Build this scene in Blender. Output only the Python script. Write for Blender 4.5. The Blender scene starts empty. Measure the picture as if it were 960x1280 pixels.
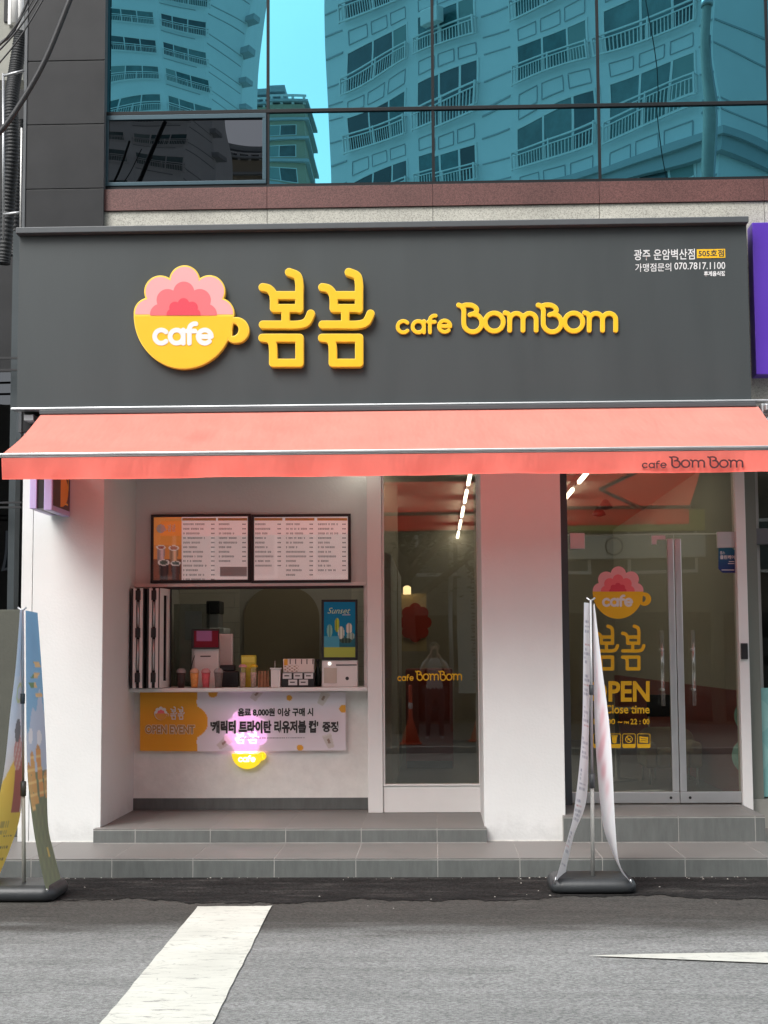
import bpy, math, random
import numpy as np
from mathutils import Vector, Matrix

random.seed(7)
sc = bpy.context.scene
COL = sc.collection

# ------------------------------------------------------------------ camera
F_PX, CXP, CYP = 1900.0, 480.0, 640.0
D_CAM, H_CAM = 12.4, 1.687
PITCH = math.atan(175.4 / F_PX)
YAW = math.atan(61.9 * math.cos(PITCH) / F_PX)
ROLL = math.radians(0.35)
FW = Vector((-math.sin(YAW) * math.cos(PITCH), math.cos(YAW) * math.cos(PITCH), math.sin(PITCH)))
R0 = Vector((math.cos(YAW), math.sin(YAW), 0))
U0 = R0.cross(FW)
RT = R0 * math.cos(ROLL) - U0 * math.sin(ROLL)
UP = U0 * math.cos(ROLL) + R0 * math.sin(ROLL)
CAM = Vector((0, -D_CAM, H_CAM))
cam = bpy.data.cameras.new('camera')
cam.sensor_fit = 'HORIZONTAL'; cam.sensor_width = 36; cam.lens = 36 * F_PX / 960
cam.clip_start = 0.05; cam.clip_end = 3000
camo = bpy.data.objects.new('camera', cam); COL.objects.link(camo)
mw = Matrix((RT, UP, -FW)).transposed().to_4x4(); mw.translation = CAM
camo.matrix_world = mw
sc.camera = camo

# ------------------------------------------------------------------ world, sun, exposure
SUN_EL, SUN_AZ = math.radians(49), math.radians(210)     # soft sun behind the camera, a little from its left
w = bpy.data.worlds.new('World'); sc.world = w; w.use_nodes = True
nt = w.node_tree; nt.nodes.clear()
sky = nt.nodes.new('ShaderNodeTexSky'); sky.sky_type = 'NISHITA'; sky.sun_disc = False
sky.sun_elevation = SUN_EL; sky.sun_rotation = SUN_AZ; sky.air_density = 1.3; sky.dust_density = 3.5; sky.ozone_density = 1.0
hsv = nt.nodes.new('ShaderNodeHueSaturation'); hsv.inputs['Saturation'].default_value = 0.38
tc = nt.nodes.new('ShaderNodeTexCoord'); cn = nt.nodes.new('ShaderNodeTexNoise')
cn.inputs['Scale'].default_value = 3.0; cn.inputs['Detail'].default_value = 5
cr = nt.nodes.new('ShaderNodeMapRange'); cr.inputs[1].default_value = .35; cr.inputs[2].default_value = .7
cr.inputs[3].default_value = .92; cr.inputs[4].default_value = 1.1
mx = nt.nodes.new('ShaderNodeVectorMath'); mx.operation = 'SCALE'
bg = nt.nodes.new('ShaderNodeBackground'); bg.inputs[1].default_value = 0.15
wo = nt.nodes.new('ShaderNodeOutputWorld')
nt.links.new(sky.outputs[0], hsv.inputs['Color']); nt.links.new(hsv.outputs[0], mx.inputs[0])
nt.links.new(tc.outputs['Generated'], cn.inputs['Vector']); nt.links.new(cn.outputs[0], cr.inputs[0]); nt.links.new(cr.outputs[0], mx.inputs['Scale'])
nt.links.new(mx.outputs[0], bg.inputs[0]); nt.links.new(bg.outputs[0], wo.inputs[0])
sl = bpy.data.lights.new('sun', 'SUN'); sl.energy = 1.5; sl.angle = math.radians(35); sl.color = (1, .99, .965)
so = bpy.data.objects.new('sun', sl); COL.objects.link(so)
sdir = Vector((math.sin(SUN_AZ) * math.cos(SUN_EL), math.cos(SUN_AZ) * math.cos(SUN_EL), math.sin(SUN_EL)))
so.rotation_euler = sdir.to_track_quat('Z', 'Y').to_euler(); so.location = (0, -5, 30)
sc.view_settings.view_transform = 'Standard'; sc.view_settings.look = 'None'
sc.view_settings.gamma = 1; sc.view_settings.exposure = 0.87
sc.view_settings.use_curve_mapping = False
sc.cycles.use_denoising = True
sc.cycles.max_bounces = 10; sc.cycles.transparent_max_bounces = 16
sc.cycles.sample_clamp_indirect = 6

# ------------------------------------------------------------------ helpers
def ray(px, py):
    return FW * F_PX + RT * (px - CXP) - UP * (py - CYP)
def P(px, py, Y):                      # pixel -> point on the plane y = Y
    d = ray(px, py); return CAM + d * ((Y - CAM.y) / d.y)
def PZ(px, py, z):                     # pixel -> point on the level z
    d = ray(px, py); return CAM + d * ((z - CAM.z) / d.z)
def PX(px, Y, py=800): return P(px, py, Y).x
def PZZ(py, Y, px=480): return P(px, py, Y).z
def lin(r, g, b):
    f = lambda v: (v / 255 / 12.92) if v <= 10 else ((v / 255 + .055) / 1.055) ** 2.4
    return (f(r), f(g), f(b))

ORG = {}                                # world origin of every object's local space
def base(o): return ORG.get(o.name, Vector((0, 0, 0)))
def tag(o, label=None, cat=None, group=None, kind=None):
    if label: o['label'] = label
    if cat: o['category'] = cat
    if group: o['group'] = group
    if kind: o['kind'] = kind
    return o
def thing(name, loc, label, cat, group=None):
    o = bpy.data.objects.new(name, None); COL.objects.link(o); o.location = loc
    o.empty_display_size = .1; ORG[o.name] = Vector(loc)
    return tag(o, label, cat, group)

class MB:
    def __init__(s): s.v = []; s.f = []; s.smooth = set(); s.col = None
    def quad(s, a, b, c, d): n = len(s.v); s.v += [tuple(a), tuple(b), tuple(c), tuple(d)]; s.f.append((n, n+1, n+2, n+3)); return s
    def box(s, x0, x1, y0, y1, z0, z1):
        if x0 > x1: x0, x1 = x1, x0
        if y0 > y1: y0, y1 = y1, y0
        if z0 > z1: z0, z1 = z1, z0
        n = len(s.v)
        s.v += [(x0,y0,z0),(x1,y0,z0),(x1,y1,z0),(x0,y1,z0),(x0,y0,z1),(x1,y0,z1),(x1,y1,z1),(x0,y1,z1)]
        s.f += [tuple(n+i for i in q) for q in ((0,3,2,1),(4,5,6,7),(0,1,5,4),(1,2,6,5),(2,3,7,6),(3,0,4,7))]
        return s
    def obox(s, o, u, n, s0, s1, d0, d1, z0, z1):     # box in a frame: u along, n outward, z up
        c = []
        for z in (z0, z1):
            for a, b in ((s0, d0), (s1, d0), (s1, d1), (s0, d1)):
                p = o + u * a + n * b; c.append((p.x, p.y, z))
        k = len(s.v); s.v += c
        s.f += [tuple(k+i for i in q) for q in ((0,3,2,1),(4,5,6,7),(0,1,5,4),(1,2,6,5),(2,3,7,6),(3,0,4,7))]
        return s
    def prism(s, pts, z0, z1):                        # polygon in plan, extruded up
        n = len(pts); k = len(s.v)
        s.v += [(p[0], p[1], z0) for p in pts] + [(p[0], p[1], z1) for p in pts]
        s.f.append(tuple(range(k+n-1, k-1, -1))); s.f.append(tuple(range(k+n, k+2*n)))
        for i in range(n): j = (i+1) % n; s.f.append((k+i, k+j, k+n+j, k+n+i))
        return s
    def tube(s, pts, rad, seg=10, cap=True, smooth=True):
        pts = [Vector(p) for p in pts]; m = len(pts)
        if not isinstance(rad, (list, tuple)): rad = [rad] * m
        k = len(s.v); prev = None
        for i, p in enumerate(pts):
            t = (pts[min(i+1, m-1)] - pts[max(i-1, 0)]).normalized()
            a = prev if prev is not None else (Vector((0,0,1)) if abs(t.z) < .9 else Vector((1,0,0)))
            b = t.cross(a).normalized(); a = b.cross(t).normalized(); prev = a
            for q in range(seg):
                an = 2*math.pi*q/seg; v = p + (a*math.cos(an) + b*math.sin(an))*rad[i]; s.v.append(tuple(v))
        for i in range(m-1):
            for q in range(seg):
                r = (q+1) % seg
                s.f.append((k+i*seg+q, k+i*seg+r, k+(i+1)*seg+r, k+(i+1)*seg+q))
                if smooth: s.smooth.add(len(s.f)-1)
        if cap:
            s.f.append(tuple(k+q for q in range(seg-1, -1, -1))); s.f.append(tuple(k+(m-1)*seg+q for q in range(seg)))
        return s
    def lathe(s, c, prof, seg=20):                    # prof: (radius, z) list, axis z through c
        k = len(s.v)
        for r, z in prof:
            for q in range(seg):
                an = 2*math.pi*q/seg; s.v.append((c[0]+r*math.cos(an), c[1]+r*math.sin(an), c[2]+z))
        for i in range(len(prof)-1):
            for q in range(seg):
                r = (q+1) % seg
                s.f.append((k+i*seg+q, k+i*seg+r, k+(i+1)*seg+r, k+(i+1)*seg+q)); s.smooth.add(len(s.f)-1)
        s.f.append(tuple(k+q for q in range(seg-1, -1, -1))); s.f.append(tuple(k+(len(prof)-1)*seg+q for q in range(seg)))
        return s
    def grid(s, fn, nu, nv, col=None):                # fn(u,v) -> point; col(u,v) -> linear rgb
        k = len(s.v)
        if col and s.col is None: s.col = []
        for j in range(nv+1):
            for i in range(nu+1):
                s.v.append(tuple(fn(i/nu, j/nv)))
                if col: s.col.append(col(i/nu, j/nv))
        for j in range(nv):
            for i in range(nu):
                a = k + j*(nu+1) + i; s.f.append((a, a+1, a+nu+2, a+nu+1)); s.smooth.add(len(s.f)-1)
        return s
    def mesh(s, off, name):
        me = bpy.data.meshes.new(name)
        me.from_pydata([(v[0]-off.x, v[1]-off.y, v[2]-off.z) for v in s.v], [], s.f)
        if s.smooth:
            fl = [i in s.smooth for i in range(len(s.f))]
            me.polygons.foreach_set('use_smooth', fl)
        if s.col:
            at = me.color_attributes.new('Col', 'FLOAT_COLOR', 'POINT')
            at.data.foreach_set('color', [q for c in s.col for q in (c[0], c[1], c[2], 1)])
        me.update(); return me
    def build(s, name, mat, parent=None, bevel=0, **kw):
        if parent is None:
            a = np.array(s.v); off = Vector(((a[:,0].min()+a[:,0].max())/2, (a[:,1].min()+a[:,1].max())/2, a[:,2].min()))
        else: off = base(parent)
        me = s.mesh(off, name); return link(name, me, mat, parent, off, bevel, **kw)

def link(name, me, mat, parent, off, bevel=0, **kw):
    o = bpy.data.objects.new(name, me); COL.objects.link(o)
    if mat: me.materials.append(mat)
    if parent is None: o.location = off
    else: o.parent = parent
    ORG[o.name] = off.copy()
    if bevel:
        b = o.modifiers.new('bevel', 'BEVEL'); b.width = bevel; b.segments = 2; b.limit_method = 'ANGLE'; b.angle_limit = math.radians(40)
    return tag(o, **kw) if kw else o
def B(name, mat, parent, *a, bevel=0, **kw):          # one box
    return MB().box(*a).build(name, mat, parent, bevel, **kw)
def clone(o, parent=None, delta=None):
    c = o.copy(); COL.objects.link(c); c.parent = parent
    if parent is None and delta is not None: c.location = o.location + Vector(delta)
    elif delta is not None: c.location = o.location + Vector(delta)
    ORG[c.name] = base(o) + (Vector(delta) if delta is not None else Vector((0,0,0)))
    for ch in [x for x in COL.objects if x.parent == o]: clone(ch, c)
    return c

# ------------------------------------------------------------------ materials
def mat(name, col, rough=.6, metal=0, var=0, vscale=6, bump=0, bscale=40, spec=.5, stretch=None):
    m = bpy.data.materials.new(name); m.use_nodes = True; n = m.node_tree; p = n.nodes['Principled BSDF']
    p.inputs['Base Color'].default_value = (*col, 1); p.inputs['Roughness'].default_value = rough
    p.inputs['Metallic'].default_value = metal; p.inputs['Specular IOR Level'].default_value = spec
    if var or bump:
        ge = n.nodes.new('ShaderNodeNewGeometry'); src = ge.outputs['Position']
        if stretch:
            mp = n.nodes.new('ShaderNodeMapping'); mp.inputs['Scale'].default_value = stretch
            n.links.new(src, mp.inputs[0]); src = mp.outputs[0]
    if var:
        t = n.nodes.new('ShaderNodeTexNoise'); t.inputs['Scale'].default_value = vscale; t.inputs['Detail'].default_value = 6; t.inputs['Roughness'].default_value = .65
        r = n.nodes.new('ShaderNodeMapRange'); r.inputs[1].default_value = .25; r.inputs[2].default_value = .75; r.inputs[3].default_value = 1-var; r.inputs[4].default_value = 1+var
        v = n.nodes.new('ShaderNodeVectorMath'); v.operation = 'SCALE'; v.inputs[0].default_value = col
        n.links.new(src, t.inputs['Vector']); n.links.new(t.outputs[0], r.inputs[0]); n.links.new(r.outputs[0], v.inputs['Scale']); n.links.new(v.outputs[0], p.inputs['Base Color'])
        r2 = n.nodes.new('ShaderNodeMapRange'); r2.inputs[3].default_value = max(.03, rough-.08); r2.inputs[4].default_value = min(1, rough+.08)
        n.links.new(t.outputs[0], r2.inputs[0]); n.links.new(r2.outputs[0], p.inputs['Roughness'])
    if bump:
        t = n.nodes.new('ShaderNodeTexNoise'); t.inputs['Scale'].default_value = bscale; t.inputs['Detail'].default_value = 4
        b = n.nodes.new('ShaderNodeBump'); b.inputs['Strength'].default_value = bump; b.inputs['Distance'].default_value = .01
        n.links.new(src, t.inputs['Vector']); n.links.new(t.outputs[0], b.inputs['Height']); n.links.new(b.outputs[0], p.inputs['Normal'])
    return m
def print_mat(name, rough=.5, trans=0, emit=0, sheer=0):       # flat print: colour read from the sheet's colour attribute
    m = bpy.data.materials.new(name); m.use_nodes = True; n = m.node_tree; p = n.nodes['Principled BSDF']
    a = n.nodes.new('ShaderNodeVertexColor'); a.layer_name = 'Col'
    n.links.new(a.outputs[0], p.inputs['Base Color']); p.inputs['Roughness'].default_value = rough
    if emit: n.links.new(a.outputs[0], p.inputs['Emission Color']); p.inputs['Emission Strength'].default_value = emit
    if trans:
        t = n.nodes.new('ShaderNodeBsdfTransparent' if sheer else 'ShaderNodeBsdfTranslucent'); n.links.new(a.outputs[0], t.inputs[0])
        mixs = n.nodes.new('ShaderNodeMixShader'); mixs.inputs[0].default_value = trans
        n.links.new(p.outputs[0], mixs.inputs[1]); n.links.new(t.outputs[0], mixs.inputs[2]); n.links.new(mixs.outputs[0], n.nodes['Material Output'].inputs[0])
    return m
def emis(name, col, s):
    m = bpy.data.materials.new(name); m.use_nodes = True; n = m.node_tree; p = n.nodes['Principled BSDF']
    p.inputs['Base Color'].default_value = (*col, 1); p.inputs['Emission Color'].default_value = (*col, 1); p.inputs['Emission Strength'].default_value = s
    return m
def glass(name, tint, refl, fac, rough=0, wob=0, wscale=1.2):   # thin sheet: clear transmission + mirror reflection
    m = bpy.data.materials.new(name); m.use_nodes = True; n = m.node_tree; n.nodes.remove(n.nodes['Principled BSDF'])
    t = n.nodes.new('ShaderNodeBsdfTransparent'); t.inputs[0].default_value = (*tint, 1)
    g = n.nodes.new('ShaderNodeBsdfGlossy'); g.inputs[0].default_value = (*refl, 1); g.inputs['Roughness'].default_value = rough
    x = n.nodes.new('ShaderNodeMixShader'); x.inputs[0].default_value = fac
    n.links.new(t.outputs[0], x.inputs[1]); n.links.new(g.outputs[0], x.inputs[2]); n.links.new(x.outputs[0], n.nodes['Material Output'].inputs[0])
    if wob:
        ge = n.nodes.new('ShaderNodeNewGeometry'); nz = n.nodes.new('ShaderNodeTexNoise'); nz.inputs['Scale'].default_value = wscale; nz.inputs['Detail'].default_value = 0
        b = n.nodes.new('ShaderNodeBump'); b.inputs['Strength'].default_value = 1; b.inputs['Distance'].default_value = wob
        n.links.new(ge.outputs['Position'], nz.inputs['Vector']); n.links.new(nz.outputs[0], b.inputs['Height']); n.links.new(b.outputs[0], g.inputs['Normal'])
    return m
def fabric(name, col, trans, attr=False):
    m = bpy.data.materials.new(name); m.use_nodes = True; n = m.node_tree; n.nodes.remove(n.nodes['Principled BSDF'])
    d = n.nodes.new('ShaderNodeBsdfDiffuse'); t = n.nodes.new('ShaderNodeBsdfTranslucent'); x = n.nodes.new('ShaderNodeMixShader')
    x.inputs[0].default_value = trans
    for q in (d, t): q.inputs[0].default_value = (*col, 1)
    ge = n.nodes.new('ShaderNodeNewGeometry'); nz = n.nodes.new('ShaderNodeTexNoise'); nz.inputs['Scale'].default_value = 2.5; nz.inputs['Detail'].default_value = 5
    r = n.nodes.new('ShaderNodeMapRange'); r.inputs[1].default_value = .3; r.inputs[2].default_value = .7; r.inputs[3].default_value = .94; r.inputs[4].default_value = 1.04
    v = n.nodes.new('ShaderNodeVectorMath'); v.operation = 'SCALE'; v.inputs[0].default_value = col
    if attr:
        a = n.nodes.new('ShaderNodeVertexColor'); a.layer_name = 'Col'; n.links.new(a.outputs[0], v.inputs[0])
    n.links.new(ge.outputs['Position'], nz.inputs['Vector']); n.links.new(nz.outputs[0], r.inputs[0]); n.links.new(r.outputs[0], v.inputs['Scale'])
    g2 = n.nodes.new('ShaderNodeGamma'); g2.inputs[1].default_value = 2.0
    n.links.new(v.outputs[0], d.inputs[0]); n.links.new(v.outputs[0], g2.inputs[0]); n.links.new(g2.outputs[0], t.inputs[0])
    wv = n.nodes.new('ShaderNodeTexNoise'); wv.inputs['Scale'].default_value = 260; b = n.nodes.new('ShaderNodeBump'); b.inputs['Strength'].default_value = .25; b.inputs['Distance'].default_value = .002
    n.links.new(ge.outputs['Position'], wv.inputs['Vector']); mpw = n.nodes.new('ShaderNodeMapping'); mpw.inputs['Scale'].default_value = (2.6, .7, 1); wr_ = n.nodes.new('ShaderNodeTexNoise'); wr_.inputs['Scale'].default_value = 1.6; wr_.inputs['Detail'].default_value = 3
    n.links.new(ge.outputs['Position'], mpw.inputs[0]); n.links.new(mpw.outputs[0], wr_.inputs['Vector'])
    b2 = n.nodes.new('ShaderNodeBump'); b2.inputs['Strength'].default_value = .55; b2.inputs['Distance'].default_value = .06; n.links.new(wr_.outputs[0], b2.inputs['Height'])
    n.links.new(wv.outputs[0], b.inputs['Height']); n.links.new(b2.outputs[0], b.inputs['Normal']); n.links.new(b.outputs[0], d.inputs['Normal']); n.links.new(b2.outputs[0], t.inputs['Normal'])
    n.links.new(d.outputs[0], x.inputs[1]); n.links.new(t.outputs[0], x.inputs[2]); n.links.new(x.outputs[0], n.nodes['Material Output'].inputs[0])
    return m
def granite(name, ca, cb, cc, scale=150):
    m = bpy.data.materials.new(name); m.use_nodes = True; n = m.node_tree; p = n.nodes['Principled BSDF']; p.inputs['Roughness'].default_value = .45
    ge = n.nodes.new('ShaderNodeNewGeometry'); nz = n.nodes.new('ShaderNodeTexVoronoi'); nz.inputs['Scale'].default_value = scale
    nz2 = n.nodes.new('ShaderNodeTexNoise'); nz2.inputs['Scale'].default_value = 1.7; nz2.inputs['Detail'].default_value = 5
    r = n.nodes.new('ShaderNodeValToRGB'); r.color_ramp.elements[0].color = (*ca, 1); r.color_ramp.elements[1].color = (*cc, 1); e = r.color_ramp.elements.new(.45); e.color = (*cb, 1)
    sep = n.nodes.new('ShaderNodeSeparateColor')
    n.links.new(ge.outputs['Position'], nz.inputs['Vector']); n.links.new(nz.outputs['Color'], sep.inputs[0]); n.links.new(sep.outputs[0], r.inputs[0])
    n.links.new(ge.outputs['Position'], nz2.inputs['Vector'])
    mr = n.nodes.new('ShaderNodeMapRange'); mr.inputs[1].default_value = .3; mr.inputs[2].default_value = .7; mr.inputs[3].default_value = .82; mr.inputs[4].default_value = 1.12
    v = n.nodes.new('ShaderNodeVectorMath'); v.operation = 'SCALE'
    n.links.new(nz2.outputs[0], mr.inputs[0]); n.links.new(r.outputs[0], v.inputs[0]); n.links.new(mr.outputs[0], v.inputs['Scale']); n.links.new(v.outputs[0], p.inputs['Base Color'])
    return m

M = {}
M['white'] = mat('white_paint', (.625, .635, .625), .55, var=.035, vscale=2.2, bump=.2, bscale=45)
M['white_frame'] = mat('white_frame', (.74, .735, .72), .4, var=.02)
def grimy(m, z0, z1, amt):               # splash dirt and faint scuffs on painted walls
    n = m.node_tree; p = n.nodes['Principled BSDF']; L = n.links.new; src = p.inputs['Base Color'].links[0].from_socket
    ge = n.nodes.new('ShaderNodeNewGeometry'); sp = n.nodes.new('ShaderNodeSeparateXYZ'); L(ge.outputs['Position'], sp.inputs[0])
    nz = n.nodes.new('ShaderNodeTexNoise'); nz.inputs['Scale'].default_value = 7; nz.inputs['Detail'].default_value = 8; nz.inputs['Roughness'].default_value = .7; L(ge.outputs['Position'], nz.inputs['Vector'])
    ma = n.nodes.new('ShaderNodeMath'); ma.operation = 'MULTIPLY_ADD'; ma.inputs[1].default_value = -.55; L(nz.outputs[0], ma.inputs[0]); L(sp.outputs['Z'], ma.inputs[2])
    r = n.nodes.new('ShaderNodeMapRange'); r.interpolation_type = 'SMOOTHSTEP'; r.inputs[1].default_value = z0-.3; r.inputs[2].default_value = z1-.3; r.inputs[3].default_value = 1-amt; r.inputs[4].default_value = 1; L(ma.outputs[0], r.inputs[0])
    n2 = n.nodes.new('ShaderNodeTexNoise'); n2.inputs['Scale'].default_value = 2.3; n2.inputs['Detail'].default_value = 10; n2.inputs['Roughness'].default_value = .75; L(ge.outputs['Position'], n2.inputs['Vector'])
    r2 = n.nodes.new('ShaderNodeMapRange'); r2.inputs[1].default_value = .60; r2.inputs[2].default_value = .72; r2.inputs[3].default_value = 1; r2.inputs[4].default_value = .93; L(n2.outputs[0], r2.inputs[0])
    mu = n.nodes.new('ShaderNodeMath'); mu.operation = 'MULTIPLY'; L(r.outputs[0], mu.inputs[0]); L(r2.outputs[0], mu.inputs[1])
    v = n.nodes.new('ShaderNodeVectorMath'); v.operation = 'SCALE'; L(src, v.inputs[0]); L(mu.outputs[0], v.inputs['Scale']); L(v.outputs[0], p.inputs['Base Color'])
grimy(M['white'], .17, .42, .16)
M['plaster'] = mat('pale_plaster', (.74, .735, .70), .8, var=.08, vscale=9, bump=.3, bscale=30)
M['signgrey'] = mat('sign_grey', (.033, .0405, .0425), .5, var=.10, vscale=1.6, stretch=(2.2, 1, .35), bump=.06, bscale=5)
M['trimgrey'] = mat('trim_grey', (.06, .067, .073), .45, var=.05)
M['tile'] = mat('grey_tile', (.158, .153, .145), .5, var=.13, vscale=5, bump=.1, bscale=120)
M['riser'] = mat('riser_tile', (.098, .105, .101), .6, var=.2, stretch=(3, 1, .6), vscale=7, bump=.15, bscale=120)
M['grout'] = mat('grout', (.27, .265, .25), .9, var=.25)
M['alu'] = mat('aluminium', (.62, .63, .64), .35, .85, var=.03)
M['steel'] = mat('steel_grey', (.42, .43, .44), .4, .8, var=.05)
M['black'] = mat('black_plastic', (.018, .018, .02), .4, var=.1)
M['rubber'] = mat('black_tank', (.03, .033, .036), .45, var=.15, vscale=9, bump=.1)
M['dark'] = mat('dark_recess', (.02, .021, .022), .7)
M['clad'] = mat('dark_cladding', (.017, .0175, .019), .35, var=.2, vscale=3, spec=.3)
M['cladj'] = mat('cladding_joint', (.10, .105, .11), .7, var=.2)
M['granite'] = granite('grey_granite', (.24, .235, .205), (.40, .39, .34), (.48, .465, .41))
M['redgranite'] = granite('red_granite', (.062, .024, .021), (.105, .040, .036), (.145, .062, .054))
M['darkred'] = granite('dark_red_granite', (.02, .008, .008), (.05, .018, .016), (.09, .035, .03))
M['yellow'] = mat('sign_yellow', (.76, .44, .010), .38, var=.02)
M['yellowedge'] = mat('sign_yellow_edge', (.84, .56, .06), .35)
M['pinkA'] = mat('petal_pale', (.74, .325, .325), .45); M['pinkB'] = mat('petal_mid', (.78, .135, .15), .45); M['pinkC'] = mat('petal_deep', (.62, .045, .075), .45)
M['whitelet'] = mat('white_lettering', (.66, .66, .66), .5)
M['maroon'] = mat('maroon_ink', (.06, .008, .012), .7)
M['ink'] = mat('dark_ink', (.03, .028, .03), .6)
M['coral'] = fabric('coral_canvas', (1.0, .385, .315), .47, attr=True)
M['coralv'] = fabric('coral_valance', (1.0, .265, .215), .46)
M['purple'] = mat('purple_sign', (.075, .022, .34), .4, var=.03)
M['lavender'] = mat('lavender_frame', (.42, .36, .62), .4)
M['brown'] = mat('brown_print', (.045, .02, .016), .45)
M['shopglass'] = glass('shop_glass', (.70, .685, .63), (.95, .97, .95), .085, wob=.0006, wscale=1.5)
M['doorglass'] = glass('door_glass', (.78, .77, .71), (.95, .96, .92), .095, wob=.0006, wscale=1.5)
M['teal'] = glass('teal_mirror_glass', (.02, .10, .12), (.13, .43, .54), .95, wob=.0036, wscale=1.0)
M['brownglass'] = glass('dark_brown_glass', (.01, .01, .01), (.066, .070, .078), .92, wob=.005, wscale=1.4)
M['mullion'] = mat('mullion_dark', (.006, .008, .010), .5, 0, spec=.25)
M['tealframe'] = mat('teal_frame', (.03, .065, .085), .4, .3)
M['print'] = print_mat('printed_sheet'); M['vinyl'] = print_mat('vinyl_banner', .45, .22, sheer=1)
M['flagprint'] = print_mat('flag_print', .6, .16)
M['screen'] = print_mat('screen_print', .25, 0, .05)
M['frost'] = mat('frosted_teal', (.22, .47, .45), .35, var=.05)
M['beige'] = mat('beige_wall', (.52, .49, .42), .7, var=.05)
M['ceil'] = mat('ceiling_paint', (.55, .50, .44), .8)
M['floor_in'] = mat('interior_floor', (.10, .098, .094), .35, var=.15)
M['red_in'] = mat('red_panel', (.30, .06, .05), .55, var=.08)
M['olive'] = mat('olive_concrete', (.066, .068, .055), .8, var=.15, vscale=4, bump=.2)
M['concrete'] = mat('concrete', (.28, .28, .25), .85, var=.15, vscale=3, bump=.2)
M['cable'] = mat('cable_black', (.02, .02, .022), .5)
M['duct'] = mat('black_duct', (.010, .012, .014), .6, var=.15)
M['lamp'] = emis('led_tube', (1, .94, .80), 6)
M['pinklit'] = emis('lit_pink', (1, .56, .92), 1.15); M['yellowlit'] = emis('lit_yellow', (1, .75, .02), .32); M['whitelit'] = emis('lit_white', (1, .95, 1), 2.6)
M['whitelit2'] = emis('lit_white_text', (1, .98, .9), .6)

# ------------------------------------------------------------------ traced shapes: strokes and lobes joined by a distance field
def catmull(p, n=8, closed=False):
    p = [np.array(q, float) for q in p]; out = []; m = len(p)
    for i in range(m - (0 if closed else 1)):
        a, b, c, d = [p[(i+k) % m] if closed else p[min(max(i+k, 0), m-1)] for k in (-1, 0, 1, 2)]
        for t in np.linspace(0, 1, n, endpoint=False):
            out.append(.5*((2*b)+(-a+c)*t+(2*a-5*b+4*c-d)*t*t+(-a+3*b-3*c+d)*t**3))
    out.append(p[0] if closed else p[-1]); return out
def arc(cx, cy, r, a0, a1, n=20, ry=None):
    ry = ry or r
    return [(cx + r*math.cos(math.radians(a)), cy - ry*math.sin(math.radians(a))) for a in np.linspace(a0, a1, n)]
def sd_strokes(strokes):
    segs = []
    for pts, r in strokes:
        for a, b in zip(pts[:-1], pts[1:]): segs.append((a[0], a[1], b[0], b[1], r))
    def f(X, Y):
        d = np.full(X.shape, 1e9)
        for ax, ay, bx, by, r in segs:
            vx, vy = bx-ax, by-ay; L = vx*vx+vy*vy+1e-12
            t = np.clip(((X-ax)*vx+(Y-ay)*vy)/L, 0, 1)
            d = np.minimum(d, np.hypot(X-ax-t*vx, Y-ay-t*vy)-r)
        return d
    return f
def sd_discs(discs):
    def f(X, Y):
        d = np.full(X.shape, 1e9)
        for x, y, r in discs: d = np.minimum(d, np.hypot(X-x, Y-y)-r)
        return d
    return f
def contour(f, x0, x1, y0, y1, n=150):
    h = max(x1-x0, y1-y0)/n; nx = int((x1-x0)/h)+2; ny = int((y1-y0)/h)+2
    xs = x0+np.arange(nx)*h; ys = y0+np.arange(ny)*h
    X, Y = np.meshgrid(xs, ys); G = f(X, Y)+1e-7; ins = G < 0
    nxt = {}
    def ex(j, i, k):
        if k == 'h':
            a, b = G[j, i], G[j, i+1]; return (xs[i]+h*a/(a-b), ys[j])
        a, b = G[j, i], G[j+1, i]; return (xs[i], ys[j]+h*a/(a-b))
    T = {1:[('l','b')],2:[('b','r')],3:[('l','r')],4:[('r','t')],6:[('b','t')],7:[('l','t')],8:[('t','l')],9:[('t','b')],11:[('t','r')],12:[('r','l')],13:[('r','b')],14:[('b','l')],5:[('l','b'),('r','t')],10:[('b','r'),('t','l')]}
    for j, i in zip(*np.where((ins[:-1,:-1].astype(int)+ins[:-1,1:]+ins[1:,:-1]+ins[1:,1:]) % 4 != 0)):
        c = ins[j,i]*1+ins[j,i+1]*2+ins[j+1,i+1]*4+ins[j+1,i]*8
        E = {'b':(j,i,'h'),'t':(j+1,i,'h'),'l':(j,i,'v'),'r':(j,i+1,'v')}
        for a, b in T[int(c)]: nxt[E[a]] = E[b]
    loops = []
    while nxt:
        s = next(iter(nxt)); L = []; k = s
        while k in nxt: n2 = nxt.pop(k); L.append(ex(*k)); k = n2
        if len(L) > 5: loops.append(L)
    return loops
def loops_mesh(loops, mapf, depth, bevel=0, name='shape'):
    """loops in pixel space -> (x,z) of the wall plane -> filled, extruded mesh facing the street"""
    cu = bpy.data.curves.new(name, 'CURVE'); cu.dimensions = '2D'; cu.fill_mode = 'BOTH' if depth else 'FRONT'
    cu.extrude = depth/2; cu.bevel_depth = bevel; cu.bevel_resolution = 2; cu.offset = -bevel
    for L in loops:
        s = cu.splines.new('POLY'); s.points.add(len(L)-1); s.use_cyclic_u = True
        for q, (a, b) in zip(s.points, L):
            x, z = mapf(a, b); q.co = (x, z, 0, 1)
    o = bpy.data.objects.new('tmp', cu); COL.objects.link(o)
    me = bpy.data.meshes.new_from_object(o.evaluated_get(bpy.context.evaluated_depsgraph_get()))
    bpy.data.objects.remove(o); bpy.data.curves.remove(cu); return me
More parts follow.
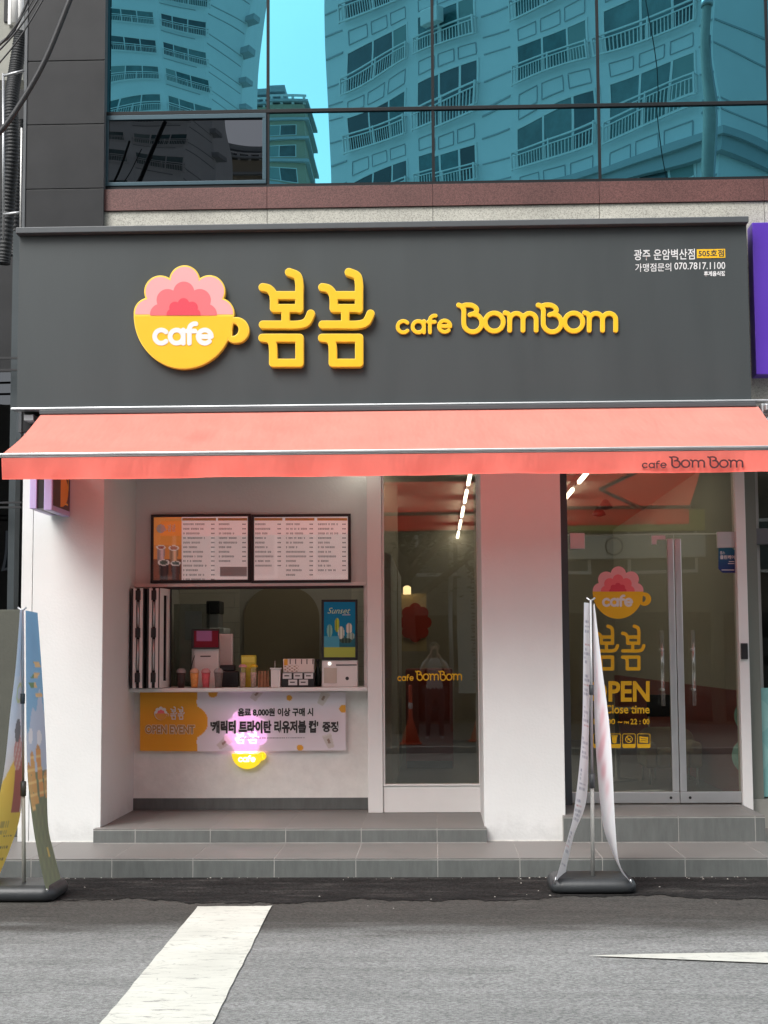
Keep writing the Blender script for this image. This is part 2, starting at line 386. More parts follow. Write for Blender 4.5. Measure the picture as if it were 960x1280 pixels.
def put_shape(name, loops, Y, depth, m, parent, bevel=0, pxf=lambda a, b: (a, b), warp=None, **kw):
    """back of the shape at the plane y=Y, coming `depth` towards the street"""
    def mp(a, b):
        p = P(*pxf(a, b), Y-depth); return p.x, p.z
    me = loops_mesh(loops, mp, depth, bevel, name); off = base(parent)
    n = len(me.vertices); a = np.empty(n*3); me.vertices.foreach_get('co', a); a = a.reshape(-1, 3)
    out = np.stack([a[:,0]-off.x, (Y-depth/2-a[:,2])-off.y, a[:,1]-off.z], 1)
    if warp is not None: out = warp(out)
    me.vertices.foreach_set('co', out.ravel()); me.update()
    return link(name, me, m, parent, off, **kw)
def put_text(name, body, x0, x1, y0, y1, Y, m, parent, bold=.0, slope=0, shear=0, warp=None, plane=None, space=1.0, **kw):
    """lettering fitted into a pixel box on the plane y=Y (or onto plane(a,b)->point)"""
    cu = bpy.data.curves.new(name, 'FONT'); cu.body = body; cu.offset = bold; cu.shear = shear; cu.resolution_u = 3; cu.space_character = space
    o = bpy.data.objects.new('tmp', cu); COL.objects.link(o)
    me = bpy.data.meshes.new_from_object(o.evaluated_get(bpy.context.evaluated_depsgraph_get()))
    bpy.data.objects.remove(o); bpy.data.curves.remove(cu)
    n = len(me.vertices); a = np.empty(n*3); me.vertices.foreach_get('co', a); a = a.reshape(-1, 3)
    lo, hi = a.min(0), a.max(0); off = base(parent); out = np.empty((n, 3))
    for i in range(n):
        u = (a[i,0]-lo[0])/max(1e-6, hi[0]-lo[0]); v = (a[i,1]-lo[1])/max(1e-6, hi[1]-lo[1])
        if plane: p = plane(u, v)
        else: p = P(x0+(x1-x0)*u, y1+(y0-y1)*v+slope*u, Y)
        out[i] = (p[0]-off.x, p[1]-off.y, p[2]-off.z)
    if warp is not None: out = warp(out)
    me.vertices.foreach_set('co', out.ravel()); me.update()
    return link(name, me, m, parent, off, **kw)

def cafe_strokes(c, a, f, e, r, w):     # centres of the round letters, bowl radius, half stroke width
    S = [(arc(*c, r, 45, 315), w), (arc(*a, r, 0, 360), w), ([(a[0]+r, a[1]-r), (a[0]+r, a[1]+r)], w)]
    S += [([(f[0], f[1]+r), (f[0], f[1]-r*1.1)] + arc(f[0]+r*.85, f[1]-r*1.1, r*.85, 180, 80), w), ([(f[0]-r*.3, f[1]-r*.85), (f[0]+r*.85, f[1]-r*.85)], w)]
    S += [(arc(*e, r, 0, 315), w), ([(e[0]-r, e[1]), (e[0]+r, e[1])], w)]
    return S
# lettering "cafe BomBom" traced in an enlarged crop: 3.097 units per photo pixel, origin 480,360
def bom_strokes(k=1.0, gap=0):
    S = cafe_strokes((75, 150), (133, 150), (178, 150), (235, 148), 22, 8.2*k)
    for dx in (0, 308+gap):
        w = 10.3*k
        S.append((catmull([(289+dx, 66), (301+dx, 72), (309+dx, 86), (309+dx, 112), (309+dx, 137)]) , w))
        S.append((arc(344+dx, 135, 35, 180, 430, 30), w))
        S.append((catmull([(355+dx, 103), (343+dx, 101), (333+dx, 104)]), w))
        S.append((catmull([(301+dx, 71), (318+dx, 66), (340+dx, 67), (357+dx, 78), (358+dx, 92), (345+dx, 101)]), w))
        S.append((arc(427+dx, 132, 35, 0, 360, 30), w))
        S.append((catmull([(469+dx, 96), (480+dx, 100), (487+dx, 110)]), w)); S.append(([(487+dx, 110), (487+dx, 164)], w))
        S.append((arc(513+dx, 124, 25.5, 180, 0) + [(538.5+dx, 164)], w)); S.append((arc(564+dx, 124, 25.5, 180, 0) + [(589.5+dx, 164)], w))
    return S
BOM = contour(sd_strokes(bom_strokes(.9)), 35, 925, 40, 190, 420)
BOMfine = contour(sd_strokes(bom_strokes(.74)), 35, 925, 40, 190, 420)
BOMthin = contour(sd_strokes(bom_strokes(.72, 24)), 35, 950, 40, 190, 420)
bom_px = lambda a, b: (480+a/3.097, 360+b/3.097)
# two-syllable mark and cup logo traced in a crop: 2.909 units per pixel, origin 150,320
def syll(dx, w=15.3):
    return [(catmull([(519+dx, 114), (540+dx, 119), (555+dx, 135), (560+dx, 158), (560+dx, 190)]), w), ([(560+dx, 190), (652+dx, 190)], w), ([(560+dx, 143), (652+dx, 143)], w),
            (catmull([(652+dx, 192), (652+dx, 140), (652+dx, 100), (644+dx, 72), (615+dx, 59)]), w), ([(602+dx, 195), (602+dx, 250)], w),
            (catmull([(520+dx, 250), (585+dx, 250), (645+dx, 250), (678+dx, 240), (694+dx, 210)]), w),
            (catmull([(518+dx, 298), (538+dx, 301), (553+dx, 315), (557+dx, 345), (557+dx, 389)]), w), ([(518+dx, 298), (653+dx, 298)], w), ([(653+dx, 298), (653+dx, 389)], w), ([(557+dx, 389), (653+dx, 389)], w)]
SYL = [contour(sd_strokes(syll(dx)), 495+dx, 715+dx, 35, 415, 170) for dx in (0, 217)]
SYLthin = [contour(sd_strokes(syll(dx, 13.5)), 495+dx, 715+dx, 35, 415, 170) for dx in (0, 217)]
def cut_below(f, y): return lambda X, Y: np.maximum(f(X, Y), Y-y)
def cup(X, Y):
    body = np.maximum((np.hypot((X-232)/182, (Y-215)/196)-1)*182, 215-Y)
    han = np.maximum(np.hypot(X-422, Y-270)-48, -np.maximum(np.hypot(X-408, Y-268)-23, 408-X))
    return np.minimum(body, np.where(X > 395, han, 1e3))
f1 = cut_below(sd_discs([(235, 90, 55), (147, 130, 58), (325, 128, 57), (106, 208, 55), (360, 208, 55), (235, 180, 105)]), 216)
f2 = cut_below(sd_discs([(232, 131, 38), (173, 160, 40), (290, 160, 40), (147, 212, 38), (314, 212, 38), (232, 195, 66)]), 216)
f3 = cut_below(sd_discs([(231, 174, 21), (200, 187, 21), (262, 187, 21), (189, 212, 20), (273, 212, 20), (231, 205, 38)]), 216)
LOGO = {'cup': contour(cup, 40, 480, 205, 420, 200), 'f1': contour(f1, 40, 425, 25, 225, 170), 'f2': contour(f2, 100, 360, 85, 225, 130), 'f3': contour(f3, 160, 300, 145, 225, 100),
        'all': contour(lambda X, Y: np.minimum(cup(X, Y), f1(X, Y)-1), 40, 480, 25, 420, 230),
        'cafe': contour(sd_strokes(cafe_strokes((150, 293), (206, 293), (252, 293), (308, 293), 24, 8.5)), 110, 350, 230, 335, 200)}
logo_px = lambda a, b: (150+a/2.909, 320+b/2.909)
def logo_at(px, py, s):      # logo crop coordinates -> photo pixels, cup centre at px,py (rim height), s px per crop unit
    return lambda a, b: (px+(a-232)*s, py+(b-215)*s)
def decal_logo(parent, Y, pf, mats=None, eps=.0015, text=True):
    q = mats or M
    put_shape('cup_print', LOGO['cup'], Y, 0, q['yellow'], parent, pxf=pf)
    put_shape('petal_print', LOGO['f1'], Y, 0, q['pinkA'], parent, pxf=pf)
    put_shape('petal_print', LOGO['f2'], Y-eps, 0, q['pinkB'], parent, pxf=pf); put_shape('petal_print', LOGO['f3'], Y-2*eps, 0, q['pinkC'], parent, pxf=pf)
    if text: put_shape('lettering', LOGO['cafe'], Y-eps, 0, q['whitelet'], parent, pxf=pf)

# ================================================================== SETTING
Y_LS, Z_LT = -0.99, 0.173           # lower step front, lower tread level
Y_S2, Z_L, Z_R = -0.10, 0.290, 0.380  # upper steps
Y_W, Y_C, Y_D = 1.07, 1.35, 0.80    # window plane, serving wall, door plane

def road_material():
    m = bpy.data.materials.new('asphalt'); m.use_nodes = True; n = m.node_tree; p = n.nodes['Principled BSDF']; L = n.links.new
    ge = n.nodes.new('ShaderNodeNewGeometry'); sp = n.nodes.new('ShaderNodeSeparateXYZ'); L(ge.outputs['Position'], sp.inputs[0])
    mp = n.nodes.new('ShaderNodeMapping'); mp.inputs['Scale'].default_value = (.35, 1.6, 1); L(ge.outputs['Position'], mp.inputs[0])
    n1 = n.nodes.new('ShaderNodeTexNoise'); n1.inputs['Scale'].default_value = 3; n1.inputs['Detail'].default_value = 7; L(mp.outputs[0], n1.inputs['Vector'])
    # brown worn zone along the patch
    ad = n.nodes.new('ShaderNodeMath'); ad.operation = 'MULTIPLY_ADD'; ad.inputs[1].default_value = 1.3; L(n1.outputs[0], ad.inputs[0]); L(sp.outputs['Y'], ad.inputs[2])
    zr = n.nodes.new('ShaderNodeMapRange'); zr.interpolation_type = 'SMOOTHSTEP'; zr.inputs[1].default_value = -3.0; zr.inputs[2].default_value = -2.05; L(ad.outputs[0], zr.inputs[0])
    # tyre-worn streaks and grit
    mp2 = n.nodes.new('ShaderNodeMapping'); mp2.inputs['Scale'].default_value = (.6, 3.2, 1); L(ge.outputs['Position'], mp2.inputs[0])
    n2 = n.nodes.new('ShaderNodeTexNoise'); n2.inputs['Scale'].default_value = 1.5; n2.inputs['Detail'].default_value = 9; n2.inputs['Roughness'].default_value = .52; L(mp2.outputs[0], n2.inputs['Vector'])
    r2 = n.nodes.new('ShaderNodeMapRange'); r2.inputs[1].default_value = .33; r2.inputs[2].default_value = .66; r2.inputs[3].default_value = .84; r2.inputs[4].default_value = 1.12; L(n2.outputs[0], r2.inputs[0])
    n3 = n.nodes.new('ShaderNodeTexVoronoi'); n3.inputs['Scale'].default_value = 85; L(ge.outputs['Position'], n3.inputs['Vector'])
    sc3 = n.nodes.new('ShaderNodeSeparateColor'); L(n3.outputs['Color'], sc3.inputs[0])
    r3 = n.nodes.new('ShaderNodeMapRange'); r3.inputs[3].default_value = .66; r3.inputs[4].default_value = 1.34; L(sc3.outputs[0], r3.inputs[0])
    # thin dark scratches running along the street
    mp4 = n.nodes.new('ShaderNodeMapping'); mp4.inputs['Scale'].default_value = (.55, 9, 1); L(ge.outputs['Position'], mp4.inputs[0])
    n4 = n.nodes.new('ShaderNodeTexNoise'); n4.inputs['Scale'].default_value = 4; n4.inputs['Detail'].default_value = 3; L(mp4.outputs[0], n4.inputs['Vector'])
    r4 = n.nodes.new('ShaderNodeMapRange'); r4.inputs[1].default_value = .69; r4.inputs[2].default_value = .72; r4.inputs[3].default_value = 1; r4.inputs[4].default_value = .45; L(n4.outputs[0], r4.inputs[0])
    mixc = n.nodes.new('ShaderNodeMix'); mixc.data_type = 'RGBA'; mixc.inputs[6].default_value = (.205, .208, .202, 1); mixc.inputs[7].default_value = (.058, .055, .050, 1); L(zr.outputs[0], mixc.inputs[0])
    c = mixc.outputs[2]
    for r in (r2, r3, r4):
        v = n.nodes.new('ShaderNodeVectorMath'); v.operation = 'SCALE'; L(c, v.inputs[0]); L(r.outputs[0], v.inputs['Scale']); c = v.outputs[0]
    L(c, p.inputs['Base Color']); p.inputs['Roughness'].default_value = .9; p.inputs['Specular IOR Level'].default_value = .2
    b = n.nodes.new('ShaderNodeBump'); b.inputs['Strength'].default_value = .7; b.inputs['Distance'].default_value = .006; L(n3.outputs['Distance'], b.inputs['Height']); L(b.outputs[0], p.inputs['Normal'])
    return m
M['road'] = road_material()
def patch_material():
    m = bpy.data.materials.new('fresh_asphalt'); m.use_nodes = True; n = m.node_tree; p = n.nodes['Principled BSDF']; L = n.links.new
    ge = n.nodes.new('ShaderNodeNewGeometry'); mp = n.nodes.new('ShaderNodeMapping'); mp.inputs['Scale'].default_value = (.5, 2.0, 1); L(ge.outputs['Position'], mp.inputs[0])
    a = n.nodes.new('ShaderNodeTexNoise'); a.inputs['Scale'].default_value = 3.2; a.inputs['Detail'].default_value = 9; a.inputs['Roughness'].default_value = .72; L(mp.outputs[0], a.inputs['Vector'])
    r = n.nodes.new('ShaderNodeValToRGB'); e = r.color_ramp.elements; e[0].position = .3; e[0].color = (.010, .0098, .0095, 1); e[1].position = .75; e[1].color = (.075, .072, .066, 1)
    q = r.color_ramp.elements.new(.55); q.color = (.022, .021, .0205, 1); L(a.outputs[0], r.inputs[0])
    v = n.nodes.new('ShaderNodeTexVoronoi'); v.inputs['Scale'].default_value = 80; L(ge.outputs['Position'], v.inputs['Vector']); sc_ = n.nodes.new('ShaderNodeSeparateColor'); L(v.outputs['Color'], sc_.inputs[0])
    mr = n.nodes.new('ShaderNodeMapRange'); mr.inputs[3].default_value = .55; mr.inputs[4].default_value = 1.6; L(sc_.outputs[0], mr.inputs[0])
    s = n.nodes.new('ShaderNodeVectorMath'); s.operation = 'SCALE'; L(r.outputs[0], s.inputs[0]); L(mr.outputs[0], s.inputs['Scale']); L(s.outputs[0], p.inputs['Base Color'])
    p.inputs['Roughness'].default_value = .95; p.inputs['Specular IOR Level'].default_value = .08
    b = n.nodes.new('ShaderNodeBump'); b.inputs['Strength'].default_value = .8; b.inputs['Distance'].default_value = .012; L(a.outputs[0], b.inputs['Height']); L(b.outputs[0], p.inputs['Normal'])
    return m
M['patch'] = patch_material()
def paint_material():
    m = bpy.data.materials.new('road_paint'); m.use_nodes = True; n = m.node_tree; p = n.nodes['Principled BSDF']; L = n.links.new
    ge = n.nodes.new('ShaderNodeNewGeometry'); mp = n.nodes.new('ShaderNodeMapping'); mp.inputs['Scale'].default_value = (.7, 3.2, 1); L(ge.outputs['Position'], mp.inputs[0])
    a = n.nodes.new('ShaderNodeTexNoise'); a.inputs['Scale'].default_value = 9; a.inputs['Detail'].default_value = 10; a.inputs['Roughness'].default_value = .8; L(mp.outputs[0], a.inputs['Vector'])
    r = n.nodes.new('ShaderNodeMapRange'); r.inputs[1].default_value = .56; r.inputs[2].default_value = .63; L(a.outputs[0], r.inputs[0])
    v = n.nodes.new('ShaderNodeTexVoronoi'); v.feature = 'DISTANCE_TO_EDGE'; v.inputs['Scale'].default_value = 4.5; L(mp.outputs[0], v.inputs['Vector'])
    r2 = n.nodes.new('ShaderNodeMapRange'); r2.inputs[1].default_value = 0; r2.inputs[2].default_value = .014; r2.inputs[3].default_value = .5; r2.inputs[4].default_value = 0; L(v.outputs[0], r2.inputs[0])
    mxx = n.nodes.new('ShaderNodeMath'); mxx.operation = 'MAXIMUM'; L(r.outputs[0], mxx.inputs[0]); L(r2.outputs[0], mxx.inputs[1])
    c = n.nodes.new('ShaderNodeMix'); c.data_type = 'RGBA'; c.inputs[6].default_value = (.56, .56, .50, 1); c.inputs[7].default_value = (.16, .16, .15, 1); L(mxx.outputs[0], c.inputs[0])
    b = n.nodes.new('ShaderNodeTexNoise'); b.inputs['Scale'].default_value = 2; b.inputs['Detail'].default_value = 6; L(ge.outputs['Position'], b.inputs['Vector'])
    r3 = n.nodes.new('ShaderNodeMapRange'); r3.inputs[1].default_value = .3; r3.inputs[2].default_value = .7; r3.inputs[3].default_value = .88; r3.inputs[4].default_value = 1.06; L(b.outputs[0], r3.inputs[0])
    s = n.nodes.new('ShaderNodeVectorMath'); s.operation = 'SCALE'; L(c.outputs[2], s.inputs[0]); L(r3.outputs[0], s.inputs['Scale']); L(s.outputs[0], p.inputs['Base Color'])
    p.inputs['Roughness'].default_value = .75; return m
M['paint'] = paint_material()

ST = dict(kind='structure')
ZRD = .03                           # street level at the foot of the step
B('ground', M['concrete'], None, -600, 600, -600, 600, -.6, -.03, **ST)
MB().quad((-80, -10.9, ZRD), (80, -10.9, ZRD), (80, Y_LS+.05, ZRD), (-80, Y_LS+.05, ZRD)).build('road', M['road'], None, **ST)
# fresh asphalt strip with a ragged edge
mb = MB(); xs = np.linspace(-9, 9, 1401); k = 0; edge = []
rp = np.random.RandomState(4)
oct_ = [(f, a_, rp.uniform(0, 6.3)) for f, a_ in ((1.3, .10), (3.7, .06), (9.1, .035), (19, .022), (41, .016), (83, .012))]
for x in xs:
    e_ = -2.0+sum(a_*math.sin(x*f*(1+.07*math.sin(x*.9+p_))+p_) for f, a_, p_ in oct_)+rp.uniform(-.012, .012)
    edge.append(e_+(.35*min(1, (-3.2-x)/.6) if x < -3.2 else 0))
for i in range(1400):
    mb.quad((xs[i], edge[i], ZRD+.004), (xs[i+1], edge[i+1], ZRD+.004), (xs[i+1], Y_LS+.04, ZRD+.004), (xs[i], Y_LS+.04, ZRD+.004))
mb.build('asphalt_patch', M['patch'], None, **ST)
# painted markings
def marking(pxs, name):
    pts = [PZ(a, b, ZRD+.008) for a, b in pxs]; m_ = MB(); n0 = len(pts)
    m_.v = [tuple(p) for p in pts]; m_.f = [tuple(range(n0))]; return m_.build(name, M['paint'], None, **ST)
def ragged(a, b, n, amp):
    return [(a[0]+(b[0]-a[0])*i/n+random.uniform(-amp, amp), a[1]+(b[1]-a[1])*i/n+random.uniform(-amp, amp)*.5) for i in range(n+1)]
marking(ragged((100, 1310), (247, 1133), 26, .8)+ragged((247, 1133), (340, 1132), 10, .9)+ragged((340, 1132), (250, 1310), 26, .8), 'crosswalk_stripe')
marking([(735, 1194.5), (800, 1192.3), (960, 1190), (1200, 1185), (1200, 1217), (960, 1203.5), (850, 1199)], 'road_arrow_marking')
# far pavement behind the photographer
B('far_pavement', mat('paver_grey', (.11, .108, .10), .8, var=.15, vscale=8), None, -80, 80, -19, -10.9, -.02, .13, **ST)
B('kerb', mat('kerb_stone', (.3, .3, .29), .7, var=.1), None, -80, 80, -10.9, -10.72, -.02, .132, **ST)

# ---- steps: core (grout) with tiles as pieces
def tiled_step(name, x0, x1, y0, y1, z0, z1, x_ref, first_label=None, ycut=None):
    core = B(name, M['grout'], None, x0+.003, x1-.003, y0+.0025, y1, z0-.02, z1-.0022, **ST)
    w_, j = .605, .007
    k = math.ceil((x0-x_ref)/w_); cuts = [x0] + [x_ref+w_*i for i in range(k, 200) if x0+.02 < x_ref+w_*i < x1-.02] + [x1]
    for a, b in zip(cuts[:-1], cuts[1:]):
        if b < -5.2 or a > 4.6: continue
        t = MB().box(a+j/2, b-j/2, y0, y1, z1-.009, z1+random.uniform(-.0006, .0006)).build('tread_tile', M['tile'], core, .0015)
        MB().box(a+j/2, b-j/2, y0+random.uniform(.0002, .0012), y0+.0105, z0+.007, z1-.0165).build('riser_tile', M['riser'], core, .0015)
    return core
tiled_step('lower_step', -9, 9, Y_LS, 4, 0, Z_LT, P(351, 1055, -.5).x)
XL0, XL1 = P(116, 1040, Y_S2).x, P(609, 1040, Y_S2).x
XR0, XR1 = P(704, 1030, Y_S2).x, P(957, 1030, Y_S2).x
tiled_step('serving_step', XL0, XL1, Y_S2, 1.6, Z_LT, Z_L, P(357, 1040, Y_S2).x)
tiled_step('entrance_step', XR0, XR1, Y_S2, 1.6, Z_LT, Z_R, P(848, 1030, Y_S2).x)

# sealant beads and grit
sealant = mat('sealant', (.62, .62, .59), .7, var=.2, vscale=12)
for x0, x1, y in ((P(28, 1040, 0).x, XL0-.002, -.005), (XL1+.002, XR0-.002, -.005)):
    B('sealant_bead', sealant, None, x0, x1, y, .001, Z_LT+.0005, Z_LT+.010, **ST)
gt = MB(); rg = random.Random(21)
for k in range(130):
    x, y = rg.uniform(-4, 3.6), (Y_LS-abs(rg.gauss(0, .05))-.006 if k < 95 else rg.uniform(-2.4, -1.05)); r = rg.uniform(.002, .008)
    n0 = len(gt.v); zz = ZRD+.0045
    gt.v += [(x+r*rg.uniform(.6, 1.4)*math.cos(a), y+r*rg.uniform(.5, 1)*math.sin(a), zz) for a in (0, 1.3, 2.6, 3.9, 5.2)]+[(x, y, zz+r*.7)]
    gt.f += [(n0+i, n0+(i+1) % 5, n0+5) for i in range(5)]
gt.build('street_grit', mat('grit', (.33, .32, .29), .9, var=.5, vscale=30), None, label='pale grit scattered along the foot of the lower step', cat='grit', kind='stuff')

# ================================================================== CAFE BUILDING
bld = thing('cafe_building', (0, .5, Z_LT), 'cafe shopfront with white pillars, dark glass door and teal mirror windows above', 'building')
ZTOP = 3.62
XP0, XP1 = P(27, 700, 0).x, P(128, 815, 0).x
XC0, XC1 = P(603, 815, 0).x, P(703.5, 815, 0).x
B('pillar', M['white'], bld, XP0+.095, XP1, 0, 2.2, Z_LT+.002, ZTOP, bevel=.004)
B('pillar', M['white'], bld, XP0, XP0+.09, 0.004, 2.0, Z_LT+.002, ZTOP, bevel=.004)
B('joint', M['dark'], bld, XP0+.085, XP0+.1, .03, .3, Z_LT+.002, ZTOP-.01)
B('pillar', M['white'], bld, XC0, XC1, 0, 1.35, Z_LT+.002, ZTOP, bevel=.004)
# soffit over the recess
B('soffit', M['white'], bld, XP0+.02, 3.0, .02, 2.2, ZTOP-.12, ZTOP-.02)
# wall with serving hatch
xw0, xw1 = P(150, 800, Y_C).x, P(459, 800, Y_C).x
zo0, zo1 = P(320, 859, Y_C).z, P(320, 733, Y_C).z
xo0, xo1 = P(190, 800, Y_C).x, P(455, 800, Y_C).x
B('upper_wall', M['white'], bld, xw0-.2, xw1+.02, Y_C, Y_C+.12, zo1+.03, ZTOP-.12)
B('lower_wall', M['plaster'], bld, xw0-.2, xw1+.02, Y_C, Y_C+.12, Z_L+.002, zo0-.035)
B('hatch_jamb', M['white_frame'], bld, xw0-.2, xo0, Y_C+.002, Y_C+.118, zo0-.035, zo1+.03)
B('hatch_jamb', M['white_frame'], bld, xo1, xw1+.018, Y_C-.01, Y_C+.118, zo0, zo1+.03)
B('hatch_head', M['white_frame'], bld, xw0-.05, xw1, Y_C-.03, Y_C+.13, zo1, zo1+.032, bevel=.002)
B('hatch_track', M['black'], bld, xo0, xo1, Y_C-.034, Y_C+.1, zo1-.02, zo1-.001)
B('counter_shelf', M['white_frame'], bld, P(157, 860, Y_C-.2).x, P(459.5, 860, Y_C-.2).x, Y_C-.22, Y_C+.45, zo0-.034, zo0, bevel=.004)
B('skirting', M['riser'], bld, xw0-.1, xw1, Y_C-.014, Y_C, Z_L+.002, P(320, 997.5, Y_C-.014).z, bevel=.002)
# post between hatch and window, window frame
xq0, xq1 = P(459.5, 800, Y_W).x, P(480.5, 800, Y_W).x
xg1 = P(597, 800, Y_W).x
B('post', M['white_frame'], bld, xq0, xq1-.02, Y_W-.02, Y_C+.2, Z_L+.002, ZTOP-.12, bevel=.003)
zb0, zb1 = Z_L+.002, P(540, 980, Y_W).z
win = B('window', M['white_frame'], bld, xq1-.018, xg1+.03, Y_W, Y_W+.12, zb0, zb1-.018, bevel=.003)
B('frame_bar', M['white_frame'], win, xq1-.018, xg1+.04, Y_W-.012, Y_W+.1, zb1-.016, zb1, bevel=.003)
B('frame_bar', M['white_frame'], win, xq1-.018, xq1, Y_W, Y_W+.1, zb1+.001, ZTOP-.12)
B('frame_bar', M['white_frame'], win, xg1, xg1+.05, Y_W, Y_W+.1, zb1+.001, ZTOP-.12)
B('pane', M['shopglass'], win, xq1, xg1, Y_W+.03, Y_W+.038, zb1, ZTOP-.13)
put_shape('lettering', BOMfine, Y_W+.028, 0, M['yellow'], win, pxf=lambda a, b: (497+(a-50)*.0942, 838.6+(b-60)*.107))
# ------- entrance door
xd0, xd1, xdm = P(712, 830, Y_D).x, P(923, 830, Y_D).x, P(846.5, 830, Y_D).x
zd0 = Z_R+.012; zdr = P(850, 990, Y_D).z; zdt = P(850, 668, Y_D).z
B('door_jamb', M['trimgrey'], bld, XC1-.01, xd0, Y_D-.02, Y_D+.12, Z_R, ZTOP-.12)
B('door_jamb', M['white_frame'], bld, xd1, xd1+.085, Y_D-.05, Y_D+.12, Z_R-.05, ZTOP-.12, bevel=.004)
tr = B('transom_pane', M['doorglass'], bld, xd0, xd1, Y_D+.03, Y_D+.04, zdt+.012, ZTOP-.13)
for s, a, b in ((0, xd0+.004, xdm-.003), (1, xdm+.003, xd1-.004)):
    dr = B('door', M['doorglass'], bld, a, b, Y_D+.03, Y_D+.04, zdr, zdt)
    B('bottom_rail', M['alu'], dr, a, b, Y_D+.01, Y_D+.06, zd0, zdr, bevel=.003)
    st0, st1 = (b-.058, b) if s == 0 else (a, a+.058)
    B('stile', M['alu'], dr, st0, st1, Y_D+.012, Y_D+.058, zdr+.001, P(850, 673, Y_D).z, bevel=.008)
    hx = P(828 if s == 0 else 867, 830, Y_D-.04).x
    gl = M.setdefault('acrylic', glass('acrylic', (.93, .93, .9), (1, 1, 1), .12))
    h = MB().tube([(hx, Y_D-.04, P(828, 882, Y_D).z), (hx, Y_D-.04, P(828, 788, Y_D).z)], .019, 12).build('handle', gl, dr)
    for py in (812, 862):
        MB().tube([(hx, Y_D-.055, P(828, py, Y_D).z), (hx, Y_D+.03, P(828, py, Y_D).z)], .012, 10).build('handle_bolt', M['alu'], h)
    lx = P(839 if s == 0 else 863, 1000, Y_D).x
    MB().tube([(lx, Y_D+.006, zd0+.045), (lx, Y_D+.02, zd0+.045)], .012, 12).build('lock', M['black'], dr)
    c0, c1 = (712.5, 731) if s == 0 else (897, 919)
    B('hinge_patch', M['alu'], dr, P(c0, 676, Y_D).x, P(c1, 676, Y_D).x, Y_D+.005, Y_D+.065, P(850, 685, Y_D).z, zdt+.02, bevel=.002)
MB().box(P(815, 676, Y_D).x, P(832, 676, Y_D).x, Y_D+.008, Y_D+.062, P(850, 674, Y_D).z, P(850, 669, Y_D).z).box(P(815, 676, Y_D).x, P(821, 676, Y_D).x, Y_D+.008, Y_D+.062, P(850, 680, Y_D).z, P(850, 674, Y_D).z-.0005).build('centre_patch', M['alu'], bld)
B('access_reader', M['black'], bld, P(926, 816, Y_D-.06).x, P(934.5, 816, Y_D-.06).x, Y_D-.08, Y_D-.05, P(930, 824, Y_D-.06).z, P(930, 804, Y_D-.06).z, bevel=.004)
# decals on the door leaf
dec = Y_D+.0285
decal = thing('door_decal', (P(776, 950, dec).x, dec, P(776, 950, dec).z), 'pink and yellow cup logo with opening hours lettering on the glass door', 'decal')
decal_logo(decal, dec, logo_at(772.5, 739.3, .1742))
for q, dx in zip(SYLthin, (0, 217)):
    put_shape('lettering', q, dec, 0, M['yellow'], decal, pxf=lambda a, b: (743+(a-503)*.1515, 780.5+(b-45)*.1615))
put_text('lettering', 'OPEN', 735, 812, 851, 877.5, dec, M['yellow'], decal, bold=.03)
put_text('lettering', 'Close time', 756, 812, 881, 892, dec, M['yellow'], decal, bold=.02)
put_text('lettering', '10 : 00 ~', 742, 778, 898.5, 905.5, dec, M['yellow'], decal, bold=.02)
put_text('lettering', 'PM', 780, 786, 901.5, 905, dec, M['yellow'], decal, bold=.02)
put_text('lettering', '22 : 00', 788, 812, 898.5, 905.5, dec, M['yellow'], decal, bold=.02)
def rrect(x0, x1, y0, y1, r): return lambda X, Y: np.hypot(np.maximum(np.abs(X-(x0+x1)/2)-(x1-x0)/2+r, 0), np.maximum(np.abs(Y-(y0+y1)/2)-(y1-y0)/2+r, 0))-r
for i, x0 in enumerate((741.5, 759.8, 778, 796.5)):
    x1 = x0+16.4; a = rrect(x0, x1, 917, 935, 2); b = rrect(x0+.7, x1-.7, 917.7, 930, 1.4)
    put_shape('icon_frame', contour(lambda X, Y: np.maximum(a(X, Y), -b(X, Y)), x0-1, x1+1, 916, 936, 70), dec, 0, M['yellow'], decal)
    cx = (x0+x1)/2
    if i == 1: g = sd_strokes([([(cx-3.2, 920), (cx+3.2, 920)], .8), ([(cx-2.2, 922), (cx-1.6, 928)], .9), ([(cx+2.2, 922), (cx+1.6, 928)], .9), ([(cx, 922), (cx, 928)], 1.5)])
    elif i == 2: g = sd_strokes([(arc(cx, 924, 4.2, 0, 360), .5), ([(cx-3, 921), (cx+3, 927)], .6), ([(cx-2, 925), (cx+2, 923)], .5)])
    elif i == 3: g = sd_strokes([([(cx-4.5, 921.5), (cx+4.5, 922.5)], 1.1), ([(cx-4.3, 924.3), (cx+4.3, 925.2)], 1.0), ([(cx-4.5, 927), (cx+4.3, 927.8)], 1.1), ([(cx-4.5, 921), (cx-4.5, 927)], .8), ([(cx+4.5, 922), (cx+4.5, 928)], .8)])
    else: g = sd_strokes([([(cx-2, 920), (cx+2, 923)], .8), ([(cx, 922), (cx-1, 928)], .9)])
    put_shape('icon', contour(g, x0, x1, 917, 931, 90), dec, 0, M['yellow'], decal)
